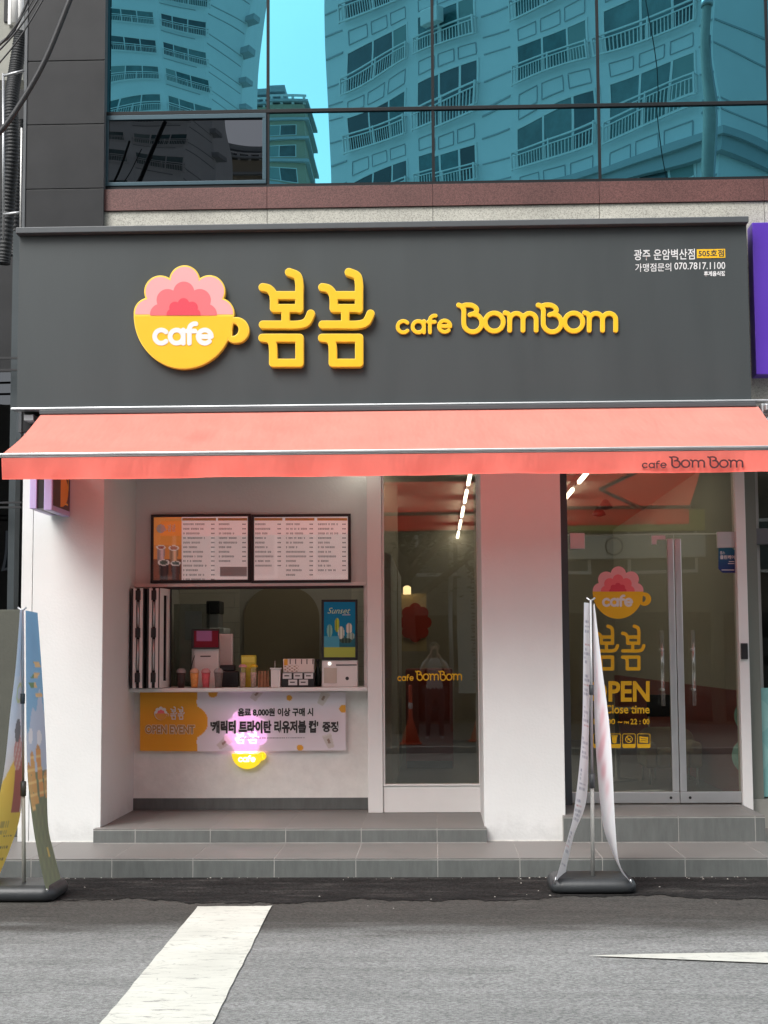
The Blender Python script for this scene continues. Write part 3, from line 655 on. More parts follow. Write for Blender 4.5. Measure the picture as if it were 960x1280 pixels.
# security sticker
stk = thing('security_sticker', (P(909, 716, dec).x, dec, P(909, 716, dec).z), 'small blue sticker with white lettering at the top corner of the glass door', 'sticker')
def sticker_col(u, v): return lin(6, 52+30*v, 110-18*v*0) if v > .35 else lin(10, 30+30*v, 105)
mb = MB(); pl = [(898, 685), (915, 685), (920, 689), (920.5, 716), (903, 716), (898, 711)]
mb.v = [tuple(P(a, b, dec)) for a, b in pl]; mb.f = [tuple(range(6))[::-1]]; mb.col = [lin(0, 95, 120), lin(0, 95, 120), lin(0, 85, 120), lin(8, 35, 110), lin(8, 35, 110), lin(8, 45, 115)]
mb.build('sheet', M['print'], stk)
put_text('lettering', '캡스', 900, 906, 689, 693, dec-.0015, M['whitelet'], stk, bold=.02)
put_text('lettering', '클린케어', 900, 918.5, 694, 699, dec-.0015, M['whitelet'], stk, bold=.03)
mb = MB()
for a, b, y in ((911, 918, 701.5), (910, 918, 704), (902, 918, 712)): mb.quad(P(a, y+.9, dec-.001), P(b, y+.9, dec-.001), P(b, y, dec-.001), P(a, y, dec-.001))
mb.build('fine_print', M['whitelet'], stk)

# ------- upper storey
YU = .05
zr0, zr1 = P(540, 258, YU).z, P(540, 231, YU).z
xu0, xu1 = P(129, 250, YU).x, 5.2
cuts = [xu0, P(334, 250, YU).x, P(541, 250, YU).x, P(749, 250, YU).x, P(955, 250, YU).x, xu1]
core = B('upper_core', M['concrete'], bld, xu0+.01, xu1, YU+.03, YU+.3, ZTOP, zr1-.01)
for a, b in zip(cuts[:-1], cuts[1:]):
    B('granite_panel', M['granite'], bld, a+.002, b-.002, YU+random.uniform(0, .002), YU+.03, ZTOP-.3, zr0-.002, bevel=.002)
    B('red_granite_sill', M['redgranite'], bld, a+.0015, b-.0015, YU-.02+random.uniform(0, .002), YU+.032, zr0, zr1, bevel=.002)
YG = .10
zt = P(540, 136, YG).z; zg0 = P(540, 228.5, YG).z; zg1 = zt+2.0
mx_ = [xu0-.01, P(335, 180, YG).x, P(541.5, 180, YG).x, P(749, 180, YG).x, P(962, 180, YG).x, xu1]
def tilt_pane(x0, x1, z0, z1, ax, az, m, parent, y=YG):
    cx, cz = (x0+x1)/2, (z0+z1)/2; mb = MB().box(x0, x1, y, y+.012, z0, z1)
    mb.v = [(vx, vy+(vx-cx)*math.tan(math.radians(az))+(vz-cz)*math.tan(math.radians(ax)), vz) for vx, vy, vz in mb.v]
    return mb.build('pane', m, parent)
tilts = {(0, 0): (.05, .0), (1, 0): (.0, .05), (2, 0): (.0, .0), (3, 0): (-.05, -.12), (4, 0): (0, 0), (0, 1): (1.2, .6), (1, 1): (.0, .05), (2, 1): (.12, .0), (3, 1): (.2, -.1), (4, 1): (0, 0)}
for i in range(5):
    for r, (a, b) in enumerate(((zt, zg1), (zg0, zt))):
        ax, az = tilts[(i, r)]
        wn = B('upper_window', M['mullion'], bld, mx_[i]+.012, mx_[i+1]-.012, YG+.045, YG+.07, a+.01, b-.01)
        if (i, r) == (0, 1):
            tilt_pane(mx_[i]+.045, mx_[i+1]-.045, a+.04, b-.06, ax, az, M['brownglass'], wn, YG-.012)
            MB().box(mx_[i]+.012, mx_[i+1]-.012, YG-.03, YG+.04, a+.008, a+.04).box(mx_[i]+.012, mx_[i+1]-.012, YG-.03, YG+.04, b-.06, b-.02).box(mx_[i]+.012, mx_[i]+.045, YG-.03, YG+.04, a+.0405, b-.0605).box(mx_[i+1]-.045, mx_[i+1]-.012, YG-.03, YG+.04, a+.0405, b-.0605).build('sash_frame', M['tealframe'], wn, .003)
        else: tilt_pane(mx_[i]+.012, mx_[i+1]-.012, a+.012, b-.012, ax, az, M['teal'], wn)
    B('mullion', M['mullion'], bld, mx_[i+1]-.0125, mx_[i+1]+.0125, YG-.012, YG+.08, zg0-.01, zg1)
B('transom', M['mullion'], bld, mx_[0], mx_[-1], YG-.02, YG+.08, zt-.016, zt+.016, bevel=.003)
B('sill_bar', M['mullion'], bld, mx_[0], mx_[-1], YG-.02, YG+.08, zr1+.001, zg0+.006)
B('upper_back', M['dark'], bld, mx_[0], mx_[-1], YG+.1, YG+.2, zr1, zg1)
B('upper_cap', M['clad'], bld, mx_[0]-.8, mx_[-1], YG-.05, YG+.4, zg1, zg1+.5)
# dark clad pier on the left
YPi = -.02; xp0, xp1 = P(31.5, 150, YPi).x, P(130.5, 150, YPi).x
zj = [ZTOP-.1] + [P(80, y, YPi).z for y in (236, 155.5, 76)] + [P(80, -4, YPi).z, zg1+.4]
B('pier_core', M['cladj'], bld, xp0+.006, xp1-.006, YPi+.012, YPi+.5, zj[0], zj[-1])
for a, b in zip(zj[:-1], zj[1:]):
    B('cladding_panel', M['clad'], bld, xp0+.012, xp1, YPi+random.uniform(0, .002), YPi+.0115, a+.005, b-.005, bevel=.0015)
B('pier_edge', M['trimgrey'], bld, xp0-.012, xp0+.0115, YPi-.01, YPi+.3, zj[0], zj[-1])
# right-hand stretch of wall behind the purple sign
YRW = .06; xr0 = P(930, 400, YRW).x
for a, b in ((470, 452), (450.5, 398), (396.5, 322), (320.5, 276)):
    B('granite_block', M['granite'], bld, xr0-.1, xu1, YRW+random.uniform(-.003, .003), YRW+.2, P(940, a, YRW).z, P(940, b, YRW).z, bevel=.002)
B('dark_granite_band', M['darkred'], bld, xr0-.1, xu1, YRW+.005, YRW+.2, P(940, 500, YRW).z, P(940, 471, YRW).z)

# ------- interior shell
XI0, XI1, YI1, ZC = -2.75, 2.70, 10.5, 3.5
MB().prism([(XI0, Y_C+.13), (XC1-.1, Y_C+.13), (XC1-.1, Y_D+.13), (XI1, Y_D+.13), (XI1, YI1), (XI0, YI1)], .2, Z_R-.004).build('interior_floor', M['floor_in'], None, **ST)
B('interior_ceiling', M['ceil'], None, XI0, XI1+.1, Y_D+.2, YI1, ZC, ZC+.1, **ST)
B('interior_back_wall', M['beige'], None, XI0-.1, XI1+.1, YI1, YI1+.1, .2, ZC, **ST)
wr = B('interior_right_wall', M['beige'], None, XI1, XI1+.1, Y_D+.13, YI1, 1.33, ZC, **ST)
B('wainscot', M['red_in'], wr, XI1-.02, XI1+.1, Y_D+.125, YI1, Z_R, 1.328)
B('end_wall', mat('end_wall_grey', (.16, .17, .145), .6), bld, XI1-.02, XI1+.11, Y_D+.085, Y_D+.118, Z_R-.1, ZTOP-.12)
B('interior_left_wall', M['beige'], None, XI0-.1, XI0, Y_C+.13, YI1, .2, ZC, **ST)
# kitchen back wall of wide tiles with a dark arched niche
YK = 4.0; kx1 = P(470, 800, Y_W+.6).x
kw = B('kitchen_wall', M['beige'], None, XI0, kx1+.15, YK, YK+.1, .2, ZC, **ST)
M['wtile'] = mat('cream_tile', (.66, .62, .52), .35, var=.04)
ka0, ka1 = P(305, 800, YK).x, P(399, 800, YK).x
for r in range(14):
    z0 = .9+r*.16; off = (r % 2)*.3
    for c in range(-1, 7):
        x0 = XI0+off+c*.6; x1 = x0+.594
        for q0, q1 in ((max(x0, XI0), min(x1, ka0-.05)), (max(x0, ka1+.35), min(x1, kx1))):
            if q1-q0 > .03: B('wall_tile', M['wtile'], kw, q0, q1, YK-.012, YK-.001, z0, z0+.154)
arch = [(P(306, 900, YK).x, .9)] ; zA = P(352, 738, YK).z
def archf(X, Y): 
    return rrect(305, 399, 734, 945, 38)(X, Y)
put_shape('arched_niche', contour(archf, 300, 404, 725, 960, 160), YK-.002, .02, mat('niche_brown', (.34, .285, .19), .8, var=.04), kw)
B('partition', M['white'], None, kx1+.02, kx1+.14, Y_C+.3, YK+2.2, Z_R-.003, ZC-.9, **ST)

# ================================================================== FASCIA SIGN
YS = -.25
xs0, xs1 = P(22.5, 400, YS).x, P(936.5, 400, YS).x
zs0, zs1 = P(480, 505, YS).z, P(480, 288, YS).z
sign = thing('fascia_sign', ((xs0+xs1)/2, YS, zs0), 'long charcoal fascia sign with yellow raised letters and a cup logo', 'sign')
B('panel', M['signgrey'], sign, xs0, xs1, YS, .045, zs0, zs1, bevel=.003)
B('top_trim', M['trimgrey'], sign, xs0-.012, xs1+.004, YS-.075, .046, zs1+.001, zs1+.052, bevel=.006)
B('bottom_rail', M['alu'], sign, xs0-.04, 5.0, YS-.03, YS+.09, zs0-.017, zs0-.001, bevel=.004)
DL = .055
lg = put_shape('logo_body', LOGO['all'], YS, DL, M['yellowedge'], sign, bevel=.004, pxf=logo_px)
ins = lambda f, k: (lambda X, Y: f(X, Y)+k)
fy = YS-DL-.004
put_shape('cup_face', contour(ins(cup, 4), 40, 480, 205, 420, 200), fy, .002, M['yellow'], lg, pxf=logo_px)
put_shape('petals', contour(ins(f1, 4), 40, 425, 25, 225, 170), fy, .0018, M['pinkA'], lg, pxf=logo_px)
put_shape('petals', LOGO['f2'], fy-.0018, .0018, M['pinkB'], lg, pxf=logo_px)
put_shape('petals', LOGO['f3'], fy-.0036, .0018, M['pinkC'], lg, pxf=logo_px)
put_shape('lettering', LOGO['cafe'], fy-.002, .004, M['whitelet'], lg, pxf=logo_px)
for q, dx in zip(SYL, (0, 217)):
    b = put_shape('letter_body', q, YS, .06, M['yellowedge'], sign, bevel=.0022, pxf=logo_px)
    put_shape('letter_face', contour(sd_strokes(syll(dx, 13.0)), 495+dx, 715+dx, 35, 415, 170), YS-.064, .0025, M['yellow'], b, pxf=logo_px)
b = put_shape('letter_body', BOM, YS, .022, M['yellowedge'], sign, bevel=.002, pxf=bom_px)
put_shape('letter_face', contour(sd_strokes(bom_strokes(.72)), 35, 925, 40, 190, 420), YS-.024, .0025, M['yellow'], b, pxf=bom_px)
yt = YS-.002
put_text('lettering', '광주 운암벽산점', 792.5, 868.5, 312, 325.5, yt, M['whitelet'], sign, bold=.008, slope=-1.2)
bd = B('badge', M['yellow'], sign, P(871, 318, YS).x, P(906.5, 318, YS).x, YS-.003, YS, P(888, 322.5, YS).z, P(888, 311.5, YS).z)
put_text('lettering', '505호점', 873, 905, 312.3, 321, YS-.0045, M['ink'], bd, bold=.02, slope=-.3)
put_text('lettering', '가맹점문의', 794, 839, 329.5, 339.8, yt, M['whitelet'], sign, bold=.004, slope=-.8)
put_text('lettering', '070.7817.1100', 843, 906.5, 328.2, 337, yt, M['whitelet'], sign, bold=.004, slope=-.8)
put_text('lettering', '휴게음식점', 880, 906, 339, 345.3, yt, M['whitelet'], sign, bold=.03, slope=-.4)

# ================================================================== AWNING
YA0, YA1 = -.31, -1.40
xa0, xa1 = P(2, 575, YA1).x, P(948, 512, YA0).x
za0, za1 = P(480, 513.5, YA0).z, P(480, 563, YA1).z
zv = P(480, 595, YA1).z
awn = thing('awning', ((xa0+xa1)/2, YA0, zv), 'coral red fabric awning with lettered valance over the shopfront', 'awning')
stc = P(253, 541, -.9)
def coral_col(u, v):
    x = xa0+(xa1-xa0)*u; y = YA0+(YA1-YA0)*v
    d = math.hypot((x-stc.x-(y+.9)*.25)/.11, (y-stc.y)/.17); k = 1-.13*max(0, min(1, 1.5-d*1.1))
    seam = 1-.05*math.exp(-((x-.35)/.012)**2)-.05*math.exp(-((x+2.0)/.012)**2)
    return (1.0*k*seam, .385*k*seam, .315*k*seam)
def canopy(u, v):
    x = xa0+(xa1-xa0)*u; y = YA0+(YA1-YA0)*v
    sag = -.022*math.sin(math.pi*v)-.008*math.sin(u*21)*v*(1-v)*2-.006*math.sin(u*50+v*3)*math.sin(math.pi*v)
    return (x, y, za0+(za1-za0)*v+sag)
MB().grid(canopy, 180, 24, coral_col).build('canopy_fabric', M['coral'], awn)
zb = za1-.030
def val(u, v):
    x = xa0+.004+(xa1-xa0-.008)*u
    y = YA1-.02+.012*math.sin(u*37)*v+.008*math.sin(u*83+1)*v*v+.02*v*math.exp(-u*60)
    return (x, y, zb+(zv-zb)*v+.003*math.sin(u*19+2)*v-.003*math.sin(u*7)*v)
va = MB().grid(val, 220, 8).build('valance', M['coralv'], awn)
MB().grid(lambda u, v: (val(u, 1)[0], val(u, 1)[1]-.002+.004*(v > .5), val(u, 1)[2]+.016*v), 110, 1).build('hem', M['coralv'], va)
put_shape('lettering', BOMthin, YA1-.045, 0, M['maroon'], va, pxf=lambda a, b: (802+(a-45)*.1440, 569.8+(b-55)*.1275))
B('front_bar', M['alu'], awn, xa0-.012, xa1+.012, YA1-.03, YA1+.03, za1-.014, za1+.004, bevel=.004)
B('front_bar_groove', M['steel'], awn, xa0-.01, xa1+.01, YA1-.022, YA1+.03, zb+.006, za1-.0142)
B('cassette', M['trimgrey'], awn, P(50, 512, YA0).x, xa1-.02, YA0-.02, -.02, za0+.001, zs0-.028, bevel=.004)
for s, x in ((1, xa0+.35), (-1, xa1-.35)):
    mid = (x+s*.62, (YA0+YA1)/2+.12, (za0+za1)/2-.13)
    MB().tube([(x, -.12, za0-.10), mid], .022, 10).build('arm', M['alu'], awn); MB().tube([mid, (x+s*.12, YA1+.02, za1-.035)], .02, 10).build('arm', M['alu'], awn)
MB().box(xa1+.02, xa1+.10, -.34, -.02, za0-.07, za0+.02).box(xa1+.03, xa1+.075, -.44, -.341, za0-.05, za0).build('end_bracket', M['steel'], awn, .006)
MB().box(P(34, 516, -.1).x, P(46, 516, -.1).x, -.2, -.005, za0-.03, za0+.02).build('end_bracket', M['steel'], awn, .004)

# ================================================================== PROJECTING SIGN under the awning
bx0, bx1 = P(37, 620, -.62).x, P(65, 620, -.62).x
pz0, pz1 = P(50, 636, -.62).z, P(50, 560, -.62).z
prj = thing('projecting_sign', ((bx0+bx1)/2, -.3, pz0), 'small lavender edged projecting sign box at the top of the left pillar', 'sign')
MB().box(bx0, bx0+.055, -.62, -.02, pz0, pz1).build('side_panel', M['lavender'], prj, .006)
MB().box(bx0+.056, bx1-.066, -.60, -.02, pz0+.004, pz1-.004).build('core', M['black'], prj)
MB().box(bx1-.065, bx1, -.62, -.02, pz0-.012, pz1).build('side_panel', M['lavender'], prj, .006)
B('face', M['brown'], prj, bx1, bx1+.004, -.585, -.055, pz0+.03, pz1-.03)
MB().tube([(bx1+.006, -.35+.0001, pz0+.17), (bx1+.0065, -.35, pz0+.17)], .13, 24, smooth=False).build('cup_print', mat('print_orange', (.62, .25, .02), .5), prj)
for j, yy in enumerate((-.16, -.16)):
    zz = pz0+.19+j*.12
    MB().box(bx1+.0045, bx1+.006, yy-.05, yy+.05, zz, zz+.015).box(bx1+.0045, bx1+.006, yy-.05, yy-.035, zz+.0151, zz+.09).box(bx1+.0045, bx1+.006, yy+.035, yy+.05, zz+.0151, zz+.09).box(bx1+.0045, bx1+.006, yy-.05, yy+.05, zz+.0901, zz+.105).build('lettering', M['yellow'], prj)
MB().box(bx1+.0045, bx1+.006, -.3, -.12, pz0+.07, pz0+.085).build('lettering', M['yellow'], prj)

# ================================================================== NEIGHBOUR: purple sign and shop on the right
YPS = -.14
ps = thing('purple_sign', (P(943, 470, YPS).x+.6, YPS, P(943, 468, YPS).z), 'plain purple box sign at the right edge beside the charcoal fascia', 'sign')
MB().box(P(943.5, 400, YPS).x, P(943.5, 400, YPS).x+1.8, YPS, YRW-.01, P(945, 468, YPS).z, P(945, 278, YPS).z).build('box', M['purple'], ps, .006)
nb = thing('neighbour_shopfront', (3.6, 1.0, .3), 'grey framed glass shopfront with frosted teal lower panel at the right edge', 'shopfront')
YN = .95; nx0 = P(938, 900, YN).x
B('frosted_panel', M['frost'], nb, nx0, nx0+1.6, YN, YN+.012, P(945, 996, YN).z, P(945, 860, YN).z)
for cx, py in ((941, 895), (938, 945)):
    c = P(cx, py, YN-.001); MB().tube([(c.x, YN-.002, c.z), (c.x, YN-.0012, c.z)], .16, 40, smooth=False).build('ring_print', mat('frost_ring', (.28, .53, .50), .35), nb)
B('glass', M['doorglass'], nb, nx0, nx0+1.6, YN+.05, YN+.06, P(945, 996, YN).z, 3.3)
B('header', mat('bluegrey_metal', (.13, .14, .15), .4, .5, var=.05), nb, nx0-.05, nx0+1.6, YN-.06, YN+.04, P(945, 681, YN).z, P(945, 661, YN).z, bevel=.004)
B('post', mat('grey_post', (.33, .33, .31), .5, .3, var=.04), nb, P(945, 800, YN).x, P(953.5, 800, YN).x, YN+.02, YN+.045, P(945, 996, YN).z, 3.3)
B('sill', M['concrete'], nb, XR1+.004, nx0+1.8, YN-.1, YN+.3, Z_LT, P(945, 998, YN).z)
B('side_wall', M['beige'], nb, nx0+.9, nx0+1.0, YN+.07, 6, Z_LT, 3.4); B('back_wall', mat('neighbour_back', (.10, .12, .10), .8), nb, XI1+.12, nx0+2.6, 5, 5.1, Z_LT, 3.5)
B('ceiling', M['ceil'], nb, XI1+.12, nx0+2.6, YN+.07, 5, 3.35, 3.45)
# ------- left neighbour: dark recess, low olive wall, ducts
ln = thing('left_neighbour_building', (-4.5, .6, 0), 'dark recessed neighbouring building with low olive wall at the left edge', 'building')
YL = .35
B('low_wall', M['olive'], ln, -8, P(25.5, 900, YL).x, YL, YL+.4, Z_LT, P(12, 762, YL).z, bevel=.006)
B('post', mat('post_bluegrey', (.045, .055, .06), .45, .4, var=.1), ln, P(13, 500, YL+.1).x, P(21, 500, YL+.1).x, YL+.1, YL+.25, P(12, 762, YL).z, P(12, 285, YL).z)
MB().box(-8, XP0-.005, 1.6, 1.7, Z_LT, P(10, 112, 1.6).z).build('dark_wall', M['clad'], ln)
B('glass', M['brownglass'], ln, -8, P(20, 500, .9).x, .9, .91, P(12, 762, YL).z-.1, 4.2)
for y in (447, 462): B('rail', M['black'], ln, -8, P(22, y, .3).x, .3, .32, P(12, y+1.5, .3).z, P(12, y-1, .3).z)
for y in (628, 634): B('rail', M['black'], ln, -8, P(26, y, .3).x, .3, .32, P(12, y+1.2, .3).z, P(12, y-1, .3).z)
YB = 2.6
B('upper_wall', M['concrete'], ln, -12, P(29, 50, YB).x, YB, YB+2, P(10, 100, YB).z, 14)
wn = B('window', M['dark'], ln, P(5.5, 20, YB).x, P(11.5, 20, YB).x, YB-.02, YB+.02, P(8, 28, YB).z, P(8, -60, YB).z)
B('frame', M['white_frame'], wn, P(11.6, 20, YB).x, P(15, 20, YB).x, YB-.05, YB+.02, P(8, 33, YB).z, P(8, -60, YB).z)
MB().tube([P(20, 30, YB-.1), P(20, -60, YB-.1)], .05, 8).tube([P(25, 60, YB-.1), P(25, -60, YB-.1)], .04, 8).build('downpipe', M['white_frame'], ln)
def duct(pts, r, lab):
    m_ = MB(); P3 = [Vector(p) for p in pts]; path = []; rad = []
    cr_ = [Vector(q) for q in catmull([tuple(p) for p in P3], 60)]
    for i, p in enumerate(cr_): path.append(p); rad.append(r*(1.06 if (i//2) % 2 else .95))
    return m_.tube(path, rad, 14).build('spiral_duct', M['duct'], None, label=lab, cat='duct', group='black spiral ducts beside the pier')
duct([P(27, 40, .9), P(20, 85, .9), P(14, 130, .8), P(15, 190, .8), P(10, 260, .9), P(4, 330, .9)], .062, 'thick black corrugated duct at the upper left beside the dark pier')
duct([P(26, 150, 1.2), P(25, 190, 1.2), P(20, 250, 1.2), P(18, 320, 1.2)], .045, 'thinner black corrugated duct half hidden behind the thick one')
pp = MB().tube([P(4, 92, .3), P(4.5, 300, .3)], .011, 8).tube([P(4, 95, .3), P(31, 88, .3)], .013, 8).tube([P(4, 268, .3), P(31, 265, .3)], .013, 8)
pp.build('pipe_bracket', M['steel'], None, label='thin grey pipe frame holding the ducts left of the pier', cat='pipe')
MB().tube([P(27, 160, .2), P(25.5, 290, .2)], .008, 8).build('conduit_pipe', M['white_frame'], None, label='thin pale conduit running down the edge of the dark pier', cat='pipe')
def cable(pts, Y, r, lab):
    m_ = MB().tube([P(a, b, Y) for a, b in catmull(pts, 10)], r, 8)
    return m_.build('overhead_cable', M['cable'], None, label=lab, cat='cable', group='cables crossing the upper left corner')
cable([(-40, 196), (-5, 170), (22, 135), (55, 78), (84, 8), (110, -60)], -1.6, .022, 'thick black overhead cable crossing the dark pier')
cable([(-40, 100), (0, 62), (26, 32), (52, -8), (70, -40)], -1.9, .007, 'thin black wire, uppermost at the upper left corner')
cable([(-40, 122), (0, 78), (28, 42), (58, -8), (74, -40)], -1.85, .006, 'thin black wire just below the uppermost wire at the corner')
cable([(-40, 92), (-5, 60), (12, 42), (40, 2), (60, -40)], -1.8, .005, 'finest black wire at the upper left corner')
cable([(-40, 90), (0, 55), (16, 40), (33, 5), (48, -40)], -1.7, .012, 'medium black wire sagging over the grey wall at upper left')

# ================================================================== SERVING HATCH
def menu_board(x0, x1, y0, y1, lab, cols, nrows, orange):
    Y = Y_C-.045
    t = thing('menu_board', (P((x0+x1)/2, y1, Y).x, Y, P((x0+x1)/2, y1, Y).z), lab, 'menu board', 'menu boards above the hatch')
    fx = 3.6
    a, b, c, d = P(x0, 690, Y).x, P(x1, 690, Y).x, P((x0+x1)/2, y1, Y).z, P((x0+x1)/2, y0, Y).z; fr = .026
    fm = MB().box(a, b, Y, Y+.04, c, c+fr).box(a, b, Y, Y+.04, d-fr, d).box(a, a+fr, Y, Y+.04, c+fr+.0003, d-fr-.0003).box(b-fr, b, Y, Y+.04, c+fr+.0003, d-fr-.0003)
    fm.build('frame', M['black'], t, .002)
    def col(u, v):
        px = x0+(x1-x0)*u; py = y0+(y1-y0)*v
        if orange and px < 226.5:
            if py < 681: return lin(232, 148, 62)
            for cx, cy, rr, cc, bod, bh in ((203, 704, 7.2, (92, 100, 88), (70, 38, 34), 30), (218.5, 705, 6.2, (84, 92, 84), (84, 46, 40), 30), (199.5, 684, 5.6, (190, 96, 84), (206, 168, 168), 22), (216, 685, 6.2, (205, 110, 74), (214, 160, 120), 22)):
                d_ = math.hypot((px-cx)/rr, (py-cy)/(rr*.5))
                if d_ < .78: return lin(*[q*(.85+.25*math.sin(px*2.1)*math.sin(py*2.7)) for q in cc])
                if d_ < 1.08: return lin(226, 214, 208)
                if cy < py < cy+bh and abs(px-cx) < rr*(.98-.012*(py-cy)): return lin(*[q*(.86+.2*math.sin((px-cx)*.7+.6)) for q in bod])
            return lin(214, 132, 60) if py < 700 else lin(120, 66, 44)
        return lin(236, 226, 224)
    MB().grid(lambda u, v: P(x0+2+(x1-x0-4)*u, y0+2+(y1-y0-4)*v, Y+.008), 110, 70, col).build('menu_print', M['menu'], t)
    mb = MB(); hb = MB(); Yp = Y+.0065
    def dash(m_, a, b, y, h): m_.quad(P(a, y+h, Yp), P(b, y+h, Yp), P(b, y, Yp), P(a, y, Yp))
    rr = random.Random(int(x0))
    for (ca, cb), nr in zip(cols, nrows):
        dash(hb, ca-1, cb+1, y0+5.0, 3.2)
        for r in range(nr):
            y = y0+11.8+r*5.75; x = ca; end = ca+(cb-ca)*rr.uniform(.32, .72)
            while x < end:
                w_ = rr.uniform(1.0, 1.9)
                dash(mb, x, x+w_, y, .5); dash(mb, x+.1, x+w_*.5, y+.9, .5); dash(mb, x+.2, x+w_*.8, y+1.6, .45); dash(mb, x+w_*.75, x+w_, y+.6, 1.2)
                x += w_+(rr.uniform(.3, .5) if rr.random() < .85 else 2)
            for q in range(3): dash(mb, cb-5+q*1.5, cb-5+q*1.5+1.0, y+.2, 1.5)
    if orange:
        dash(mb, 0, .01, 0, .01)
        g = MB().quad(P(275, y1-8, Yp+.0007), P(308.5, y1-8, Yp+.0007), P(308.5, y1-20, Yp+.0007), P(275, y1-20, Yp+.0007)); g.build('note_block', mat('note_grey', (.42, .40, .40), .6), t)
        put_shape('cup_print', LOGO['all'], Yp, 0, M['whitelet'], t, pxf=logo_at(201, 660.5, .030))
        for q in SYLthin: put_shape('lettering', q, Yp, 0, M['whitelet'], t, pxf=lambda a, b: (209.5+(a-503)*.0245, 655+(b-45)*.026))
    hb.build('header_bar', mat('menu_orange', (.68, .29, .08), .5), t); mb.build('menu_lettering', M['ink'], t)
    gl = M.setdefault('menuglass', glass('menu_cover', (1, 1, 1), (1, 1, 1), .06, .02))
    B('cover', gl, t, a+fr, b-fr, Y+.002, Y+.004, c+fr, d-fr)
M['menu'] = print_mat('menu_print', .4, 0, .12)
menu_board(188.3, 313.2, 642.5, 728.5, 'left lit menu board with orange panel and drink pictures', [(229, 269), (273.5, 308)], [13, 9], True)
menu_board(314, 438.5, 642.5, 728.5, 'right menu board with three columns of prices', [(319, 352), (357.5, 392), (397.5, 433)], [10, 12, 11], False)

# folded window stack
fw = thing('folding_window', (P(185, 858, 1.15).x, 1.2, zo0+.002), 'white and black folding window sashes stacked open at the left of the hatch', 'folding window')
zf0, zf1 = zo0+.004, zo1-.022
for xa, xb in ((163.5, 180), (183.5, 199.5)):
    Yf = 1.06; X = lambda p: P(p, 800, Yf).x; k = (xb-xa)
    pr = [(0, .16, 'black', 0), (.16, .38, 'white_frame', 0), (.38, .66, 'dark', .03), (.66, .9, 'white_frame', 0), (.9, 1.0, 'black', 0)]
    sash = None
    for a, b, mm, dy in pr:
        o = B('sash' if sash is None else 'sash_profile', M[mm], sash or fw, X(xa+k*a), X(xa+k*b)-.0008, Yf+dy, Y_C-.02, zf0, zf1)
        sash = sash or o
    for py0, py1 in ((738, 750), (785, 797), (841, 853)):
        B('hinge', M['black'], sash, X(xa+k*.34), X(xa+k*.72), Yf-.012, Yf+.03, P(180, py1, Yf).z, P(180, py0, Yf).z, bevel=.003)
    MB().tube([(X(xa+k*.52), Yf+.012, P(180, 784, Yf).z), (X(xa+k*.52), Yf+.012, P(180, 752, Yf).z)], .010, 8).build('lock_rod', M['alu'], sash)
    MB().tube([(X(xa+k*.52), Yf+.012, P(180, 838, Yf).z), (X(xa+k*.52), Yf+.012, P(180, 799, Yf).z)], .010, 8).build('lock_rod', M['alu'], sash)
xo_, yo_ = P(200.5, 800, 1.06).x, 1.06
sa = Vector((xo_, yo_, 0)); sb = Vector((P(212.5, 800, 1.33).x, 1.33, 0)); ud = (sb-sa).normalized(); nd = Vector((ud.y, -ud.x, 0)); Ls = (sb-sa).length
s5 = MB().obox(sa, ud, nd, 0, Ls, -.03, 0, zf0, zf0+.06).obox(sa, ud, nd, 0, Ls, -.03, 0, zf1-.06, zf1).obox(sa, ud, nd, 0, .09, -.03, 0, zf0+.0601, zf1-.0601).obox(sa, ud, nd, Ls-.075, Ls, -.03, 0, zf0+.0601, zf1-.0601).build('sash', M['white_frame'], fw)
MB().obox(sa, ud, nd, .0905, Ls-.0755, -.02, -.012, zf0+.06, zf1-.06).build('pane', M['brownglass'], s5)
B('sash_edge', M['black'], fw, P(213, 800, 1.33).x, P(214.3, 800, 1.33).x, 1.31, 1.34, zf0, zf1)

# goods on the shelf
def on_shelf(px, Y): return Vector((P(px, 858, Y).x, Y, zo0+.001))
def px_w(n, Y): return n*(Y-CAM.y)/F_PX
clear = glass('clear_cup', (.92, .92, .92), (1, 1, 1), .08)
def drink(px, colr, lab):
    Y = 1.22; c = on_shelf(px, Y)
    t = thing('drink_cup', c, lab, 'cup', 'sample drinks on the hatch shelf')
    MB().lathe(c, [(.029, 0), (.033, .05), (.038, .115), (.040, .132)], 18).build('cup', mat('drink', colr, .35, var=.25, vscale=40), t)
    MB().lathe(c+Vector((0, 0, .132)), [(.043, 0), (.043, .008), (.040, .020), (.031, .034), (.016, .041), (.014, .041)], 18).build('dome_lid', mat('lid', tuple(min(.8, q*.6+.22) for q in colr), .2), t)
drink(226.5, (.035, .012, .010), 'dark cola coloured sample drink nearest the folded windows')
drink(243, (.72, .30, .08), 'orange sample drink with dome lid')
drink(257.3, (.62, .10, .12), 'pink red sample drink with dome lid')
drink(273, (.16, .13, .12), 'grey brown sample drink with dome lid')
pos = thing('pos_terminal', on_shelf(257, 1.42), 'white point of sale terminal with red lit screen behind the sample drinks', 'terminal')
Yp_ = 1.42; c = on_shelf(257, Yp_)
MB().prism([(P(243, 800, Yp_).x, Yp_-.02), (P(274, 800, Yp_).x, Yp_-.02), (P(272, 800, Yp_).x, Yp_+.12), (P(245, 800, Yp_).x, Yp_+.12)], zo0+.001, P(257, 811, Yp_).z).build('stand', M['white_frame'], pos, .008)
MB().box(P(236, 800, Yp_).x, P(288, 800, Yp_).x, Yp_+.16, Yp_+.2, zo0+.06, P(257, 792, Yp_).z).build('rear_display', M['white_frame'], pos, .012)
MB().box(P(240.5, 800, Yp_).x, P(275, 800, Yp_).x, Yp_-.06, Yp_-.03, P(257, 811, Yp_).z, P(257, 786.5, Yp_).z).build('screen_body', M['black'], pos, .006)
